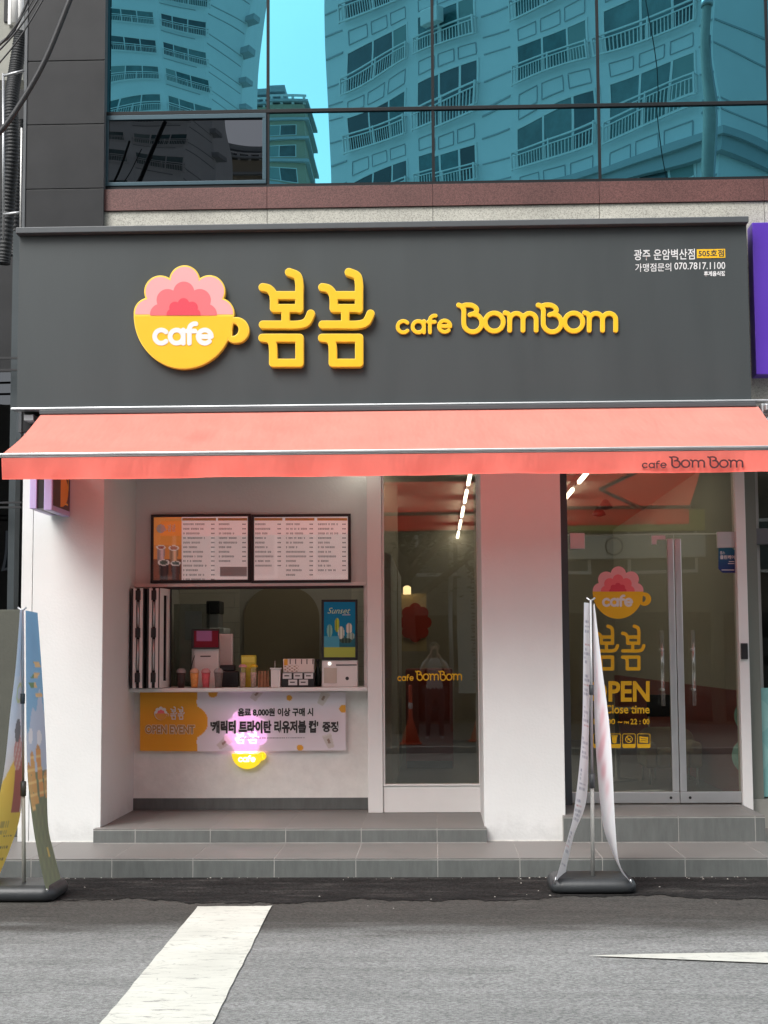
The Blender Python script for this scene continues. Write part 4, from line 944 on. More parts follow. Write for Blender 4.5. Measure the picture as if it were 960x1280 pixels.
def pos_col(u, v): return lin(150, 95, 135) if (.1 < u < .75 and v < .62) else lin(110, 12, 32)
MB().grid(lambda u, v: P(242.5+30.5*u, 788.5+20.5*v, Yp_-.0615), 24, 20, pos_col).build('screen', M['screen'], pos)
B('brand_strip', M['ink'], pos, P(251, 800, Yp_).x, P(264, 800, Yp_).x, Yp_-.0225, Yp_-.0215, P(257, 821, Yp_).z, P(257, 819.6, Yp_).z)
MB().tube([P(246, 812, Yp_), P(241, 826, Yp_-.03), P(238, 838, Yp_-.02), P(240, 856, Yp_)], .004, 6).build('cable', M['black'], pos)
cd = thing('receipt_printer', on_shelf(286, 1.45), 'black receipt printer beside the white terminal', 'printer')
MB().prism([(P(273, 800, 1.42).x, 1.40), (P(299, 800, 1.42).x, 1.40), (P(297, 800, 1.42).x, 1.55), (P(275, 800, 1.42).x, 1.55)], zo0+.001, P(286, 839, 1.42).z).build('body', M['black'], cd, .01)
MB().prism([(P(274.5, 800, 1.42).x, 1.42), (P(294, 800, 1.42).x, 1.42), (P(293, 800, 1.42).x, 1.54), (P(276, 800, 1.42).x, 1.54)], P(286, 839, 1.42).z+.001, P(286, 831, 1.42).z).build('cover', M['black'], cd, .01)
def tumbler(px, colr, lab):
    Y = 1.24; c = on_shelf(px, Y); t = thing('tumbler', c, lab, 'tumbler', 'lidded tumblers on the hatch shelf')
    MB().lathe(c, [(.024, 0), (.028, .09), (.031, .175), (.032, .18)], 18).build('cup', clear, t)
    MB().lathe(c+Vector((0, 0, .004)), [(.022, 0), (.026, .08), (.027, .13)], 14).build('paper_insert', mat('insert', (.55, .38, .30), .6, var=.5, vscale=50), t)
    MB().lathe(c+Vector((0, 0, .18)), [(.037, 0), (.037, .01), (.026, .02), (.018, .026)], 18).build('lid', mat('tumbler_lid', colr, .35), t)
tumbler(303.5, (.72, .33, .34), 'clear tumbler with pink lid on the shelf')
tumbler(317, (.80, .52, .02), 'clear tumbler with yellow lid on the shelf')
yb = thing('yellow_box', on_shelf(311, 1.34), 'tall yellow green carton standing behind the tumblers', 'carton')
B('carton', mat('yellow_green', (.62, .55, .05), .5, var=.15, vscale=30), yb, P(302, 800, 1.34).x, P(320, 800, 1.34).x, 1.31, 1.38, zo0+.001, P(311, 819, 1.34).z, bevel=.004)
B('carton_flap', mat('yellow_flap', (.75, .70, .12), .5), yb, P(303, 800, 1.34).x, P(319, 800, 1.34).x, 1.308, 1.3095, P(311, 828, 1.34).z, P(311, 821, 1.34).z)
wb = thing('wooden_holder', on_shelf(329, 1.28), 'small brown wooden holder on the shelf beside the white cup', 'holder')
mw_ = mat('wood_brown', (.32, .15, .07), .5, var=.25, vscale=30)
for a, b in ((322.5, 324.5), (326, 329), (330, 333), (334.5, 336.5)): B('slat', mw_, wb, P(a, 800, 1.26).x, P(b, 800, 1.26).x, 1.25, 1.262, zo0+.001, P(329, 838.5, 1.26).z, bevel=.002)
MB().box(P(323, 800, 1.3).x, P(336, 800, 1.3).x, 1.2625, 1.33, zo0+.001, P(329, 842, 1.3).z).build('box', mw_, wb, .003)
wc_ = on_shelf(345, 1.26); wc = thing('paper_cup', wc_, 'white paper holder with a straw standing on the shelf', 'cup')
MB().prism([(wc_.x-.042, 1.22), (wc_.x+.042, 1.22), (wc_.x+.042, 1.30), (wc_.x-.042, 1.30)], zo0+.001, P(345, 836.5, 1.26).z).build('cup', M['white_frame'], wc, .004)
B('rim', M['white_frame'], wc, wc_.x-.05, wc_.x+.05, 1.212, 1.308, P(345, 836.4, 1.26).z, P(345, 834.8, 1.26).z); MB().tube([(wc_.x-.01, 1.25, P(345, 834.7, 1.26).z), (wc_.x-.008, 1.25, P(345, 826, 1.26).z)], .003, 6).build('straw', M['white_frame'], wc)
pb = thing('price_display', on_shelf(373, 1.3), 'black tiered display with white price cards and a printed box on top', 'display')
MB().box(P(352.5, 800, 1.3).x, P(393.5, 800, 1.3).x, 1.24, 1.36, zo0+.001, P(373, 841, 1.3).z).build('base', M['black'], pb, .003)
def bx_col(u, v):
    if u < .12 and v < .5: return lin(225, 165, 60)
    if v > .45 and u < .5 and math.sin(u*40)*math.sin(v*25) > .2: return lin(170, 140, 120)
    if v < .4 and math.sin(u*33+1) > .88: return lin(70, 60, 60)
    return lin(225, 212, 205)
MB().box(P(354.5, 800, 1.3).x, P(392.5, 800, 1.3).x, 1.262, 1.35, P(373, 840.8, 1.3).z, P(373, 823.5, 1.3).z).build('printed_box', M['white_frame'], pb, .003)
MB().grid(lambda u, v: P(355+37*u, 824+16*v, 1.2605), 60, 30, bx_col).build('box_print', M['print'], pb)
for x, y in ((353.5, 841.5), (367, 841.5), (380.5, 841.5), (360.5, 849.5), (374, 849.5)): B('price_card', M['whitelet'], pb, P(x, y, 1.24).x, P(x+11, y, 1.24).x, 1.236, 1.2395, P(x, y+7, 1.24).z, P(x, y, 1.24).z); B('card_print', M['ink'], pb, P(x+2, y, 1.24).x, P(x+8, y, 1.24).x, 1.2345, 1.2355, P(x, y+4, 1.24).z, P(x, y+2.6, 1.24).z)
dbk = thing('bottle', on_shelf(398, 1.42), 'dark green bottle beside the kiosk', 'bottle'); c = on_shelf(397.5, 1.42)
MB().lathe(c, [(.028, 0), (.03, .02), (.03, .13), (.014, .18), (.013, .22)], 14).build('glass_body', mat('bottle_green', (.02, .035, .03), .2), dbk); MB().lathe(c+Vector((0, 0, .2205)), [(.016, 0), (.016, .03)], 12).build('cap', M['black'], dbk)
ks = thing('order_kiosk', on_shelf(425, 1.3), 'white order kiosk with blue drink advert screen at the right of the hatch', 'kiosk')
Yk = 1.26
MB().box(P(402.5, 840, Yk).x, P(447, 840, Yk).x, Yk, Yk+.16, zo0+.001, P(425, 825.5, Yk).z).build('body', M['white_frame'], ks, .006)
MB().box(P(402, 800, Yk).x, P(447, 800, Yk).x, Yk-.012, Yk+.03, P(425, 825, Yk).z, P(425, 749.5, Yk).z).build('screen_frame', M['black'], ks, .004)
def ad_col(u, v):
    c = np.array([18, 110, 150])*(1-v*.25)+np.array([0, 25, 20])*v
    if v > .82: c = np.array([150, 160, 70])
    elif v > .62: c = np.array([70, 140, 160]) if u < .5 else np.array([40, 90, 100])
    for cx, cy, rx, ry, cc in ((.18, .52, .09, .12, (120, 175, 165)), (.42, .42, .08, .13, (170, 185, 60)), (.55, .56, .1, .12, (200, 205, 190)), (.8, .48, .1, .1, (205, 200, 185)), (.85, .62, .13, .07, (150, 170, 160)), (.7, .7, .2, .05, (60, 80, 70))):
        if ((u-cx)/rx)**2+((v-cy)/ry)**2 < 1: c = np.array(cc)*(.85+.15*math.sin(u*60))
    return lin(*[float(q) for q in c])
scr = MB().grid(lambda u, v: P(405+39*u, 752.5+69*v, Yk-.0135), 50, 80, ad_col).build('screen', M['screen'], ks)
put_text('lettering', 'Sunset', 409.5, 438, 759.5, 767, Yk-.0145, mat('ad_gold', (.45, .6, .35), .5), scr, bold=.005, shear=.4)
for i, y in enumerate((773,)): B('underline', M['whitelet'], scr, P(428, y, Yk).x, P(438, y, Yk).x, Yk-.0155, Yk-.0145, P(430, y-4, Yk).z, P(430, y-4.7, Yk).z)
c = P(412, 829.5, Yk); MB().tube([(c.x, Yk-.006, c.z), (c.x, Yk-.0005, c.z)], .016, 16, smooth=False).build('button', M['whitelit2'], ks)
B('slot', M['ink'], ks, P(420, 831, Yk).x, P(446, 831, Yk).x, Yk-.003, Yk-.0005, P(425, 832, Yk).z, P(425, 830.6, Yk).z)
B('reader_plate', M['beige'], ks, P(405, 840, Yk).x, P(421, 840, Yk).x, Yk-.006, Yk-.0005, P(412, 854, Yk).z, P(412, 835, Yk).z, bevel=.002)
c = P(434, 848, Yk); MB().tube([(c.x, Yk-.002, c.z), (c.x, Yk-.0008, c.z)], .016, 16, smooth=False).build('logo_print', M['ink'], ks)
ds = thing('drink_dispenser', (P(270, 850, 3.5).x, 3.5, zo0), 'dark drink dispenser at the kitchen back wall', 'dispenser')
MB().box(P(262, 770, 3.5).x, P(277, 770, 3.5).x, 3.3, 3.6, P(270, 785, 3.5).z, P(270, 768, 3.5).z).build('body', M['steel'], ds, .01); MB().box(P(261.5, 770, 3.5).x, P(278, 770, 3.5).x, 3.28, 3.62, P(270, 767.8, 3.5).z, P(270, 752, 3.5).z).build('head', M['black'], ds, .01)
MB().box(P(255, 770, 3.5).x, P(285, 770, 3.5).x, 3.2, 3.7, .4, P(270, 785.2, 3.5).z).build('stand', M['white_frame'], ds, .01)
gp = thing('glass_partition', (P(240, 850, 3).x, 3.0, zo0-.2), 'pale glass panel standing in the kitchen behind the terminal', 'panel')
B('pane', glass('pale_panel', (.6, .62, .6), (1, 1, 1), .12), gp, P(217, 800, 3).x, P(262, 800, 3).x, 3.0, 3.01, .5, P(240, 755, 3).z); B('notice', mat('notice', (.3, .32, .32), .6), gp, P(231, 800, 2.98).x, P(252, 800, 2.98).x, 2.985, 2.995, P(240, 800, 2.98).z, P(240, 764, 2.98).z)

# ================================================================== EVENT BANNER AND LIT SIGN BEHIND IT
YBn = Y_C-.0565
ban = thing('event_banner', (P(303, 940, YBn).x, YBn, P(303, 940, YBn).z), 'orange and lilac event banner with Korean lettering hung below the hatch', 'banner')
def ban_pt(px, py, dy=0):
    p = P(px, py, YBn); k = (py-866)/72; p.y += dy-.001*math.sin(px*.05)*k-.0006*math.sin(px*.13)*k*k; p.z += .004*math.sin(px*.018)*k; return p
def ban_col(u, v):
    px = 175+257*u; py = 865.5+73*v
    org = px < 247 or math.hypot(px-240, py-902) < 20
    if org and math.hypot(px-251, py-877) < 5.5 : org = False
    if org and math.hypot(px-251, py-927) < 5.5: org = False
    if org: return lin(240, 170, 40)
    for cx, cy, r in ((266, 866, 6), (361.5, 872.5, 3.6), (429, 886, 5), (375, 935, 4)):
        if math.hypot(px-cx, py-cy) < r: return lin(238, 172, 60)
    for cx, cy, a in ((321, 867, -.6), (404, 873, -.45), (280, 928, -.9), (411, 927, .35)):
        x = (px-cx)*math.cos(a)-(py-cy)*math.sin(a); y = (px-cx)*math.sin(a)+(py-cy)*math.cos(a)
        if abs(x) < 5-.12*y and abs(y) < 9:
            if y < -7: return lin(225, 220, 215)
            return lin(160, 135, 120) if abs(x) < 1.5 and abs(y) < 3 else lin(214, 206, 200)
    return lin(236, 229, 236)
MB().grid(lambda u, v: ban_pt(175+257*u, 865.5+73*v), 260, 76, ban_col).build('sheet', M['vinyl'], ban)
def bt(body, x0, x1, y0, y1, m_, bold, out=True):
    if out: put_text('lettering_outline', body, 0, 0, 0, 0, 0, M['whitelet'], ban, bold=bold+.05, plane=lambda u, v: ban_pt(x0-.4+(x1-x0+.8)*u, y1+.4+(y0-y1-.8)*v, -.0015))
    put_text('lettering', body, 0, 0, 0, 0, 0, m_, ban, bold=bold, plane=lambda u, v: ban_pt(x0+(x1-x0)*u, y1+(y0-y1)*v, -.003))
bt('음료 8,000원 이상 구매 시', 297.5, 391.5, 885, 896, M['ink'], .04)
bt("'캐릭터 트라이탄 리유저블 컵'", 263, 398, 900.5, 916.5, M['ink'], .05)
bt('증정', 403, 423, 902, 915.5, M['ink'], .045)
bt('OPEN EVENT', 181.5, 243.5, 906, 917, mat('event_gold', (.42, .20, .03), .5), .035)
fp = MB(); x = 300
while x < 380:
    w_ = random.uniform(1, 2); fp.quad(ban_pt(x, 923, -.002), ban_pt(x+w_, 923, -.002), ban_pt(x+w_, 921.7, -.002), ban_pt(x, 921.7, -.002)); x += w_+random.choice((.4, .4, 1.2))
fp.build('fine_print', mat('print_grey', (.3, .28, .3), .6), ban)
def on_ban(e):
    off = base(ban)
    def f(o):
        o = o.copy(); o[:, 1] = YBn-e-off.y-.004; return o
    return f
lp = logo_at(201.5, 891.8, .0405)
put_shape('logo_print', LOGO['all'], YBn, 0, M['whitelet'], ban, pxf=lambda a, b: (201.5+(a-240)*.0445, 891.6+(b-225)*.0445), warp=on_ban(.008))
put_shape('logo_print', LOGO['f2'], YBn, 0, M['pinkB'], ban, pxf=lp, warp=on_ban(.0095)); put_shape('logo_print', LOGO['cup'], YBn, 0, mat('print_gold', (.66, .30, .05), .5), ban, pxf=lp, warp=on_ban(.0095))
for q in SYLthin: put_shape('lettering', q, YBn, 0, M['whitelet'], ban, pxf=lambda a, b: (213+(a-503)*.043, 883+(b-45)*.046), warp=on_ban(.008))
ls = thing('lit_logo_sign', (P(308, 962, Y_C).x, Y_C-.03, P(308, 962, Y_C).z), 'glowing pink flower and yellow cup sign half hidden behind the event banner', 'sign')
lob = [(307+18.5*math.cos(math.radians(a)), 915+18.5*math.sin(math.radians(a)), 9.8) for a in range(22, 382, 45)]+[(307, 915, 21)]
fl = put_shape('flower', contour(sd_discs(lob), 275, 340, 882, 948, 140), Y_C-.003, .049, M['pinklit'], ls, bevel=.001)
cupf = lambda X, Y: np.minimum(np.maximum(np.hypot(X-309, Y-942)-19.3, 942.5-Y), np.maximum(np.hypot(X-327, Y-945.5)-5.2, -(np.hypot(X-328, Y-945)-2.4)))
put_shape('cup', contour(cupf, 286, 336, 938, 965, 140), Y_C-.003, .05, M['yellowlit'], ls, bevel=.002)
put_shape('lettering', LOGO['cafe'], Y_C-.056, .003, M['whitelit2'], ls, pxf=lambda a, b: (308.5+(a-229)*.098, 949+(b-288)*.098))
for q in SYLthin: put_shape('lettering', q, Y_C-.0532, .0008, M['whitelit'], fl, pxf=lambda a, b: (293+(a-503)*.073, 914+(b-45)*.043))

# ================================================================== BANNER STANDS ON THE STREET
def poly_at(pts, y):
    for (x0, y0), (x1, y1) in zip(pts[:-1], pts[1:]):
        if y <= y1: t = (y-y0)/max(1e-6, y1-y0); return x0+(x1-x0)*t
    return pts[-1][0]
def smooth_edge(pts):
    q = catmull([(a, b) for a, b in pts], 10); return [(float(a), float(b)) for a, b in q]
def tank(t, x0, x1, y0, y1, h):
    mb = MB(); n = 8
    prof = [(ZRD+z_, i_) for z_, i_ in ((.0045, .0), (.012, -.012), (h*.25, -.028), (h*.55, -.03), (h*.8, -.018), (h*.95, .006), (h, .03))]
    rings = []
    for z, ins_ in prof:
        r = .06; ring = []
        for cx, cy, a0 in ((x1+0-r, y1-r, 0), (x0+r, y1-r, 90), (x0+r, y0+r, 180), (x1-r, y0+r, 270)):
            for k in range(n): a = math.radians(a0+90*k/(n-1)); ring.append((cx+(r-ins_)*math.cos(a), cy+(r-ins_)*math.sin(a), z))
        rings.append(ring)
    m_ = len(rings[0]); mb.v = [p for r in rings for p in r]
    for i in range(len(rings)-1):
        for k in range(m_): j = (k+1) % m_; mb.f.append((i*m_+k, i*m_+j, (i+1)*m_+j, (i+1)*m_+k)); mb.smooth.add(len(mb.f)-1)
    mb.f.append(tuple(range(m_-1, -1, -1))); mb.f.append(tuple((len(rings)-1)*m_+k for k in range(m_)))
    return mb.build('water_tank_base', M['rubber'], t)
def stand(name, lab, Yc, pole_px, ptop, pbot, base_px, hb, sheets, grp):
    xb0, xb1 = PZ(base_px[0], base_px[2], ZRD+.02).x, PZ(base_px[1], base_px[2], ZRD+.02).x
    y0 = PZ((base_px[0]+base_px[1])/2, base_px[2]-1, ZRD).y; xc = (xb0+xb1)/2
    t = thing(name, (xc, Yc, ZRD+.0045), lab, 'banner stand', grp)
    xs_ = -.13 if pole_px < 100 else .02
    bs = tank(t, xb0+xs_, xb1+xs_, y0+.03, y0+.44, hb)
    pb, ptp = P(pole_px, pbot, Yc), P(pole_px-2.5, ptop, Yc)
    zmid = pb.z+(ptp.z-pb.z)*.34
    MB().tube([(pb.x, Yc, ZRD+hb-.01), (pb.x+(ptp.x-pb.x)*.34, Yc, zmid)], .0135, 10).build('pole', M.setdefault('palepole', mat('pale_pole', (.40, .40, .38), .45, var=.1)), t)
    MB().tube([(pb.x+(ptp.x-pb.x)*.34, Yc, zmid), tuple(ptp)], .009, 10).build('pole', M['steel'], t)
    MB().tube([(pb.x+(ptp.x-pb.x)*.33, Yc, zmid-.05), (pb.x+(ptp.x-pb.x)*.345, Yc, zmid+.05)], .02, 10).build('clamp', M['trimgrey'], t)
    zc = pb.z+(ptp.z-pb.z)*.67; xcl = pb.x+(ptp.x-pb.x)*.67
    MB().tube([(xcl, Yc, zc-.035), (xcl, Yc, zc+.035)], .017, 10).build('clamp', M['trimgrey'], t)
    MB().tube([(ptp.x-.03, Yc, ptp.z+.015), (ptp.x, Yc, ptp.z-.008), (ptp.x+.03, Yc, ptp.z+.015)], .007, 8).build('top_fork', M['steel'], t)
    for Ly, Ry, Yl, Yr, colf in sheets:
        Le, Re = smooth_edge(Ly), smooth_edge(Ry)
        def fn(u, v, Le=Le, Re=Re, Yl=Yl, Yr=Yr):
            yl = Le[0][1]+(Le[-1][1]-Le[0][1])*v; yr = Re[0][1]+(Re[-1][1]-Re[0][1])*v
            a, b = poly_at(Le, yl), poly_at(Re, yr)
            Y = Yl+(Yr-Yl)*u; Y = Yc+(Y-Yc)*(.30+.70*min(1, v*1.6))
            p = P(a+(b-a)*u, yl+(yr-yl)*u, Y); p.y += .025*math.sin(u*math.pi)*math.sin(v*9); return p
        def cf(u, v, colf=colf):
            c_ = colf(u, v); return tuple(q*.80+.14 for q in c_)
        MB().grid(fn, 26, 200, cf).build('printed_sheet', M['flagprint'], t)
        for (ex, ey), Yb in ((Le[-1], Yl), (Re[-1], Yr)):
            c = P(ex, ey, Yb); MB().tube([c+Vector((0, 0, .015)), (c.x+(.01 if ex > pole_px else -.01), c.y, ZRD+hb-.025)], .006, 6).build('corner_hook', M['steel'], t)
    return t
rf = random.Random(3)
bars = [(rf.uniform(.05, .95), rf.uniform(.1, .42), rf.uniform(.3, .95)) for _ in range(60)]
def white_text(u, v):
    row = int(v*62); b = bars[row % 60]; fr = v*62-row
    if .06 < v < .95 and fr < .55 and b[1]*.6 < u < b[2] and (math.sin(u*90+row*7) > -.3) and row % 7 not in (0, 1):
        return lin(150, 152, 172) if row % 9 else lin(200, 120, 120)
    return lin(240, 240, 243)
def white_pink(u, v):
    k = math.exp(-((v-.52)/.16)**2)*math.exp(-((u-.45-.15*math.sin(v*20))/.22)**2)
    k2 = .35*math.exp(-((v-.3)/.12)**2)*math.exp(-((u-.4)/.15)**2)
    k = min(.75, (k+k2)*(.75+.35*math.sin(v*70+u*9)))
    a, b = (242, 242, 245), (225, 150, 162); k = max(0, k)
    return lin(*[a[i]+(b[i]-a[i])*k for i in range(3)])
GR = 'double sided banner stands on the street'
stand('banner_stand', 'white double sided banner stand with small print in front of the glass door', -1.62, 741, 750, 1094, (693, 792, 1120), .105,
      [([(730, 753), (729, 830), (727, 922), (718, 1010), (710, 1046), (695, 1099)], [(739, 754), (738, 830), (736, 922), (733, 1000), (717, 1046), (704, 1105)], -1.85, -1.45, white_text),
       ([(741.5, 757), (742, 830), (744, 920), (752, 1020), (763, 1060), (783, 1103)], [(743, 754), (752, 830), (763, 920), (769, 1030), (774, 1078), (788, 1102)], -1.45, -1.85, white_pink)], GR)
def left_a(u, v):       # white over yellow, red drink in the middle
    if ((u-.62)/.16)**2+((v-.45)/.045)**2 < 1: return lin(95, 95, 100)
    if ((u-.68)/.2)**2+((v-.53)/.07)**2 < 1: return lin(215, 190, 190) if math.sin(u*40+v*90) > .3 else lin(205, 130, 125)
    if .55 < v < .76 and abs(u-.75-(v-.55)*.15) < .17: return lin(168, 62, 55)
    if ((u-.93)/.1)**2+((v-.72)/.04)**2 < 1: return lin(235, 235, 235)
    if .27 < v < .35 and .3 < u < .9 and abs(math.hypot((u-.55)/.25, (v-.31)/.04)-.8) < .16: return lin(215, 220, 160)
    lim = .62-.16*u if u < .5 else .54+.35*(u-.5)
    if v > lim+.02:
        if (abs(v-.80) < .012 or abs(v-.83) < .01) and .15 < u < .6 and math.sin(u*90) > -.4: return lin(185, 160, 50)
        if v > .84 and abs((v*22) % 1-.5) < .1 and .5 < u < .85 and math.sin(u*70) > -.2: return lin(130, 100, 20)
        return lin(246, 212, 40)
    if v < .25: return lin(215, 226, 240)
    return lin(228, 232, 242)
def left_b(u, v):       # blue sky, cloud, yellow sticks, green field
    for x0, v0, v1, cc in ((.3, .52, .70, (220, 160, 50)), (.62, .50, .68, (226, 150, 30)), (.1, .56, .72, (215, 165, 70)), (.95, .60, .69, (220, 165, 60))):
        if v0 < v < v1 and abs(u-x0-(v-v0)*.6) < .11: return lin(*cc) if math.sin(v*140) > -.8 else lin(240, 200, 110)
        if v0-.02 < v <= v0 and abs(u-x0) < (v-v0+.02)*5: return lin(205, 140, 40)
    if .18 < v < .33:
        t_ = (v-.18)/.15
        if abs(u-.55-.2*math.sin(t_*9)) < .2 and math.sin(v*170) > -.1:
            return lin(70, 130, 60) if u < .45 else lin(235, 190, 120)
    if v > .66+.02*math.sin(u*8): 
        k = .9+.1*math.sin(u*23+v*41)*math.sin(v*67)
        if .86 < v < .9 and .55 < u < .68: return lin(220, 190, 60)
        if .925 < v < .93: return lin(150, 165, 110)
        return lin(112*k, 130*k, 72*k)
    if v > .58: return lin(96, 116, 62)
    if v > .36+.05*math.sin(u*5+1)+.03*math.sin(u*14):
        for q, w_ in ((.25, .45), (.7, .46)):
            if ((u-q)/.12)**2+((v-w_)/.03)**2 < 1: return lin(238, 240, 244)
        return lin(188, 205, 228)
    return lin(92+70*v, 168+40*v, 216+20*v)
stand('banner_stand', 'colourful double sided banner stand with yellow and blue prints at the left edge', -1.93, 30, 762, 1103, (-26, 79, 1130), .11,
      [([(25, 762), (20, 830), (13, 890), (4, 970), (-12, 1040), (-30, 1100)], [(30, 762), (30.5, 850), (30, 960), (25, 1020), (12, 1062), (-2, 1096)], -2.15, -1.75, left_a),
       ([(32, 763), (32.5, 850), (34, 960), (41, 1030), (49, 1075), (58, 1114)], [(47, 766), (53, 850), (58, 945), (60, 1028), (68, 1068), (77, 1102)], -2.15, -1.75, left_b)], GR)

# ================================================================== INTERIOR THINGS
zl = 3.40
def tubes(a, b, n, lab):
    A, Bp = PZ(*a, zl), PZ(*b, zl); L = (Bp-A)
    rail = thing('track_light', (A.x, A.y, zl), lab, 'light', 'rows of ceiling tubes inside the cafe')
    MB().box(A.x-.012, A.x+.012, A.y-.6, Bp.y+.3, zl+.032, ZC-.001).build('track', M['black'], rail)
    for i in range(n):
        y0 = A.y+L.y*(i+.06)/n; y1 = A.y+L.y*(i+.70)/n
        MB().box(A.x-.017, A.x+.017, y0, y1, zl-.006, zl+.03).build('tube', M['lamp'], rail, .006)
tubes((589, 588), (571.5, 677), 5, 'row of bright ceiling tubes seen through the tall window')
tubes((741, 584), (661, 678), 5, 'row of bright ceiling tubes seen through the glass door')
tubes((446, 560), (478, 650), 3, 'unseen short row of ceiling tubes added to light the kitchen behind the hatch')  # added row, kept out of view behind the post, brightens the kitchen
# lit flower sign deep inside
YF = 7.2
fs = thing('wall_flower_sign', (P(518, 812, YF).x, YF, P(518, 812, YF).z), 'red flower wall sign on a warm lit panel deep inside the cafe', 'sign')
B('panel', mat('warm_panel', (.72, .60, .38), .7), fs, P(501, 780, YF).x, P(533, 780, YF).x, YF, YF+.06, P(518, 814, YF).z, P(518, 742, YF).z)
lob2 = [(519+13*math.cos(math.radians(a)), 778+17*math.sin(math.radians(a)), 7.5) for a in range(0, 360, 45)]+[(519, 778, 15)]
put_shape('flower', contour(sd_discs(lob2), 490, 545, 745, 810, 90), YF-.002, .05, mat('flower_red', (.50, .055, .035), .5), fs)
c = P(509, 748, YF-.05); MB().lathe((c.x, YF-.12, c.z+.05), [(.05, 0), (.05, .09), (.02, .11)], 12).build('lamp', emis('warm_spot', (1, .75, .4), 1.6), fs)
rc = thing('red_counter', (P(533, 905, 5).x, 5.0, Z_R), 'dark red block seat inside the cafe seen through the tall window', 'seat')
B('block', M['red_in'], rc, P(507, 870, 5).x, P(566, 870, 5).x, 5, 5.6, Z_R, P(530, 836, 5).z, bevel=.02); B('plinth', M['black'], rc, P(508, 870, 5).x, P(565, 870, 5).x, 4.995, 5.59, Z_R-.003, Z_R+.08)
# armchair and table near the door
ac = thing('armchair', (P(842, 978, 2.8).x, 2.8, Z_R), 'beige rounded armchair inside the cafe behind the glass door', 'armchair')
x0, x1 = P(806, 950, 2.75).x, P(878, 950, 2.75).x; up = mat('beige_upholstery', (.50, .44, .32), .8, var=.06)
zt_ = P(840, 912, 2.75).z; zs_ = P(840, 935, 2.75).z
def rr_pts(x0, x1, z0, z1, r):
    o = []
    for cx, cz, a0 in ((x1-r, z1-r, 0), (x0+r, z1-r, 90)):
        for k in range(8): a = math.radians(a0+90*k/7); o.append((cx+r*math.cos(a), cz+r*math.sin(a)))
    return [(x1, z0)]+o+[(x0, z0)]
def yprism(pts, y0, y1):
    mb = MB(); n = len(pts); mb.v = [(a, y0, b) for a, b in pts]+[(a, y1, b) for a, b in pts]
    mb.f = [tuple(range(n))[::-1], tuple(range(n, 2*n))]+[(i, (i+1) % n, n+(i+1) % n, n+i) for i in range(n)]; return mb
yprism(rr_pts(x0, x1, Z_R+.16, zt_, .14), 3.15, 3.35).build('backrest', up, ac, .03)
yprism(rr_pts(x0, x0+.12, Z_R+.16, zs_+.06, .05), 2.72, 3.149).build('arm', up, ac, .03); yprism(rr_pts(x1-.12, x1, Z_R+.16, zs_+.06, .05), 2.72, 3.149).build('arm', up, ac, .03)
B('seat', up, ac, x0+.122, x1-.122, 2.7, 3.149, Z_R+.16, zs_-.02, bevel=.03)
for x in (x0+.05, x1-.05):
    for y in (2.76, 3.28): MB().tube([(x, y, Z_R), (x, y, Z_R+.165)], .011, 8).build('leg', M['alu'], ac)
tb = thing('cafe_table', (P(772, 960, 3.3).x, 3.3, Z_R), 'round cafe table inside behind the lettered door leaf', 'table')
c = Vector((P(772, 960, 3.3).x, 3.3, Z_R)); MB().lathe(c+Vector((0, 0, .70)), [(.3, 0), (.31, .012), (.31, .02), (.3, .028)], 28).build('top', up, tb); MB().lathe(c, [(.2, 0), (.2, .012), (.025, .03), (.022, .70)], 18).build('pedestal', M['steel'], tb)
ch = thing('cafe_chair', (c.x+.55, 3.5, Z_R), 'slim metal chair beside the round table inside the cafe', 'chair')
B('seat', M['black'], ch, c.x+.36, c.x+.74, 3.3, 3.68, Z_R+.44, Z_R+.47, bevel=.01); B('backrest', M['black'], ch, c.x+.36, c.x+.74, 3.665, 3.69, Z_R+.62, Z_R+.85, bevel=.01)
for x in (c.x+.38, c.x+.72):
    MB().tube([(x, 3.32, Z_R), (x, 3.32, Z_R+.44)], .01, 8).build('leg', M['alu'], ch); MB().tube([(x, 3.68, Z_R), (x, 3.675, Z_R+.84)], .01, 8).build('leg', M['alu'], ch)
dm = B('door_mat', mat('mat_grey', (.22, .21, .18), .95, var=.2, vscale=40, bump=.5, bscale=150), None, P(790, 985, 1.2).x, P(890, 985, 1.2).x, 1.1, 1.6, Z_R-.003, Z_R+.012, bevel=.004, label='flat grey door mat just inside the glass door', cat='mat')
for i, (a, b) in enumerate(((757, 634), (749, 643))):
    q = PZ(a, b, ZC-.1); MB().lathe(q+Vector((0, 0, -.03)), [(.02, 0), (.09, .02), (.07, .06), (.03, .12)], 16).build('ceiling_camera', M['black'], None, label=('small black dome camera on the cafe ceiling, nearer the door', 'small black dome camera on the cafe ceiling, farther inside')[i], cat='camera', group='dome cameras on the cafe ceiling')

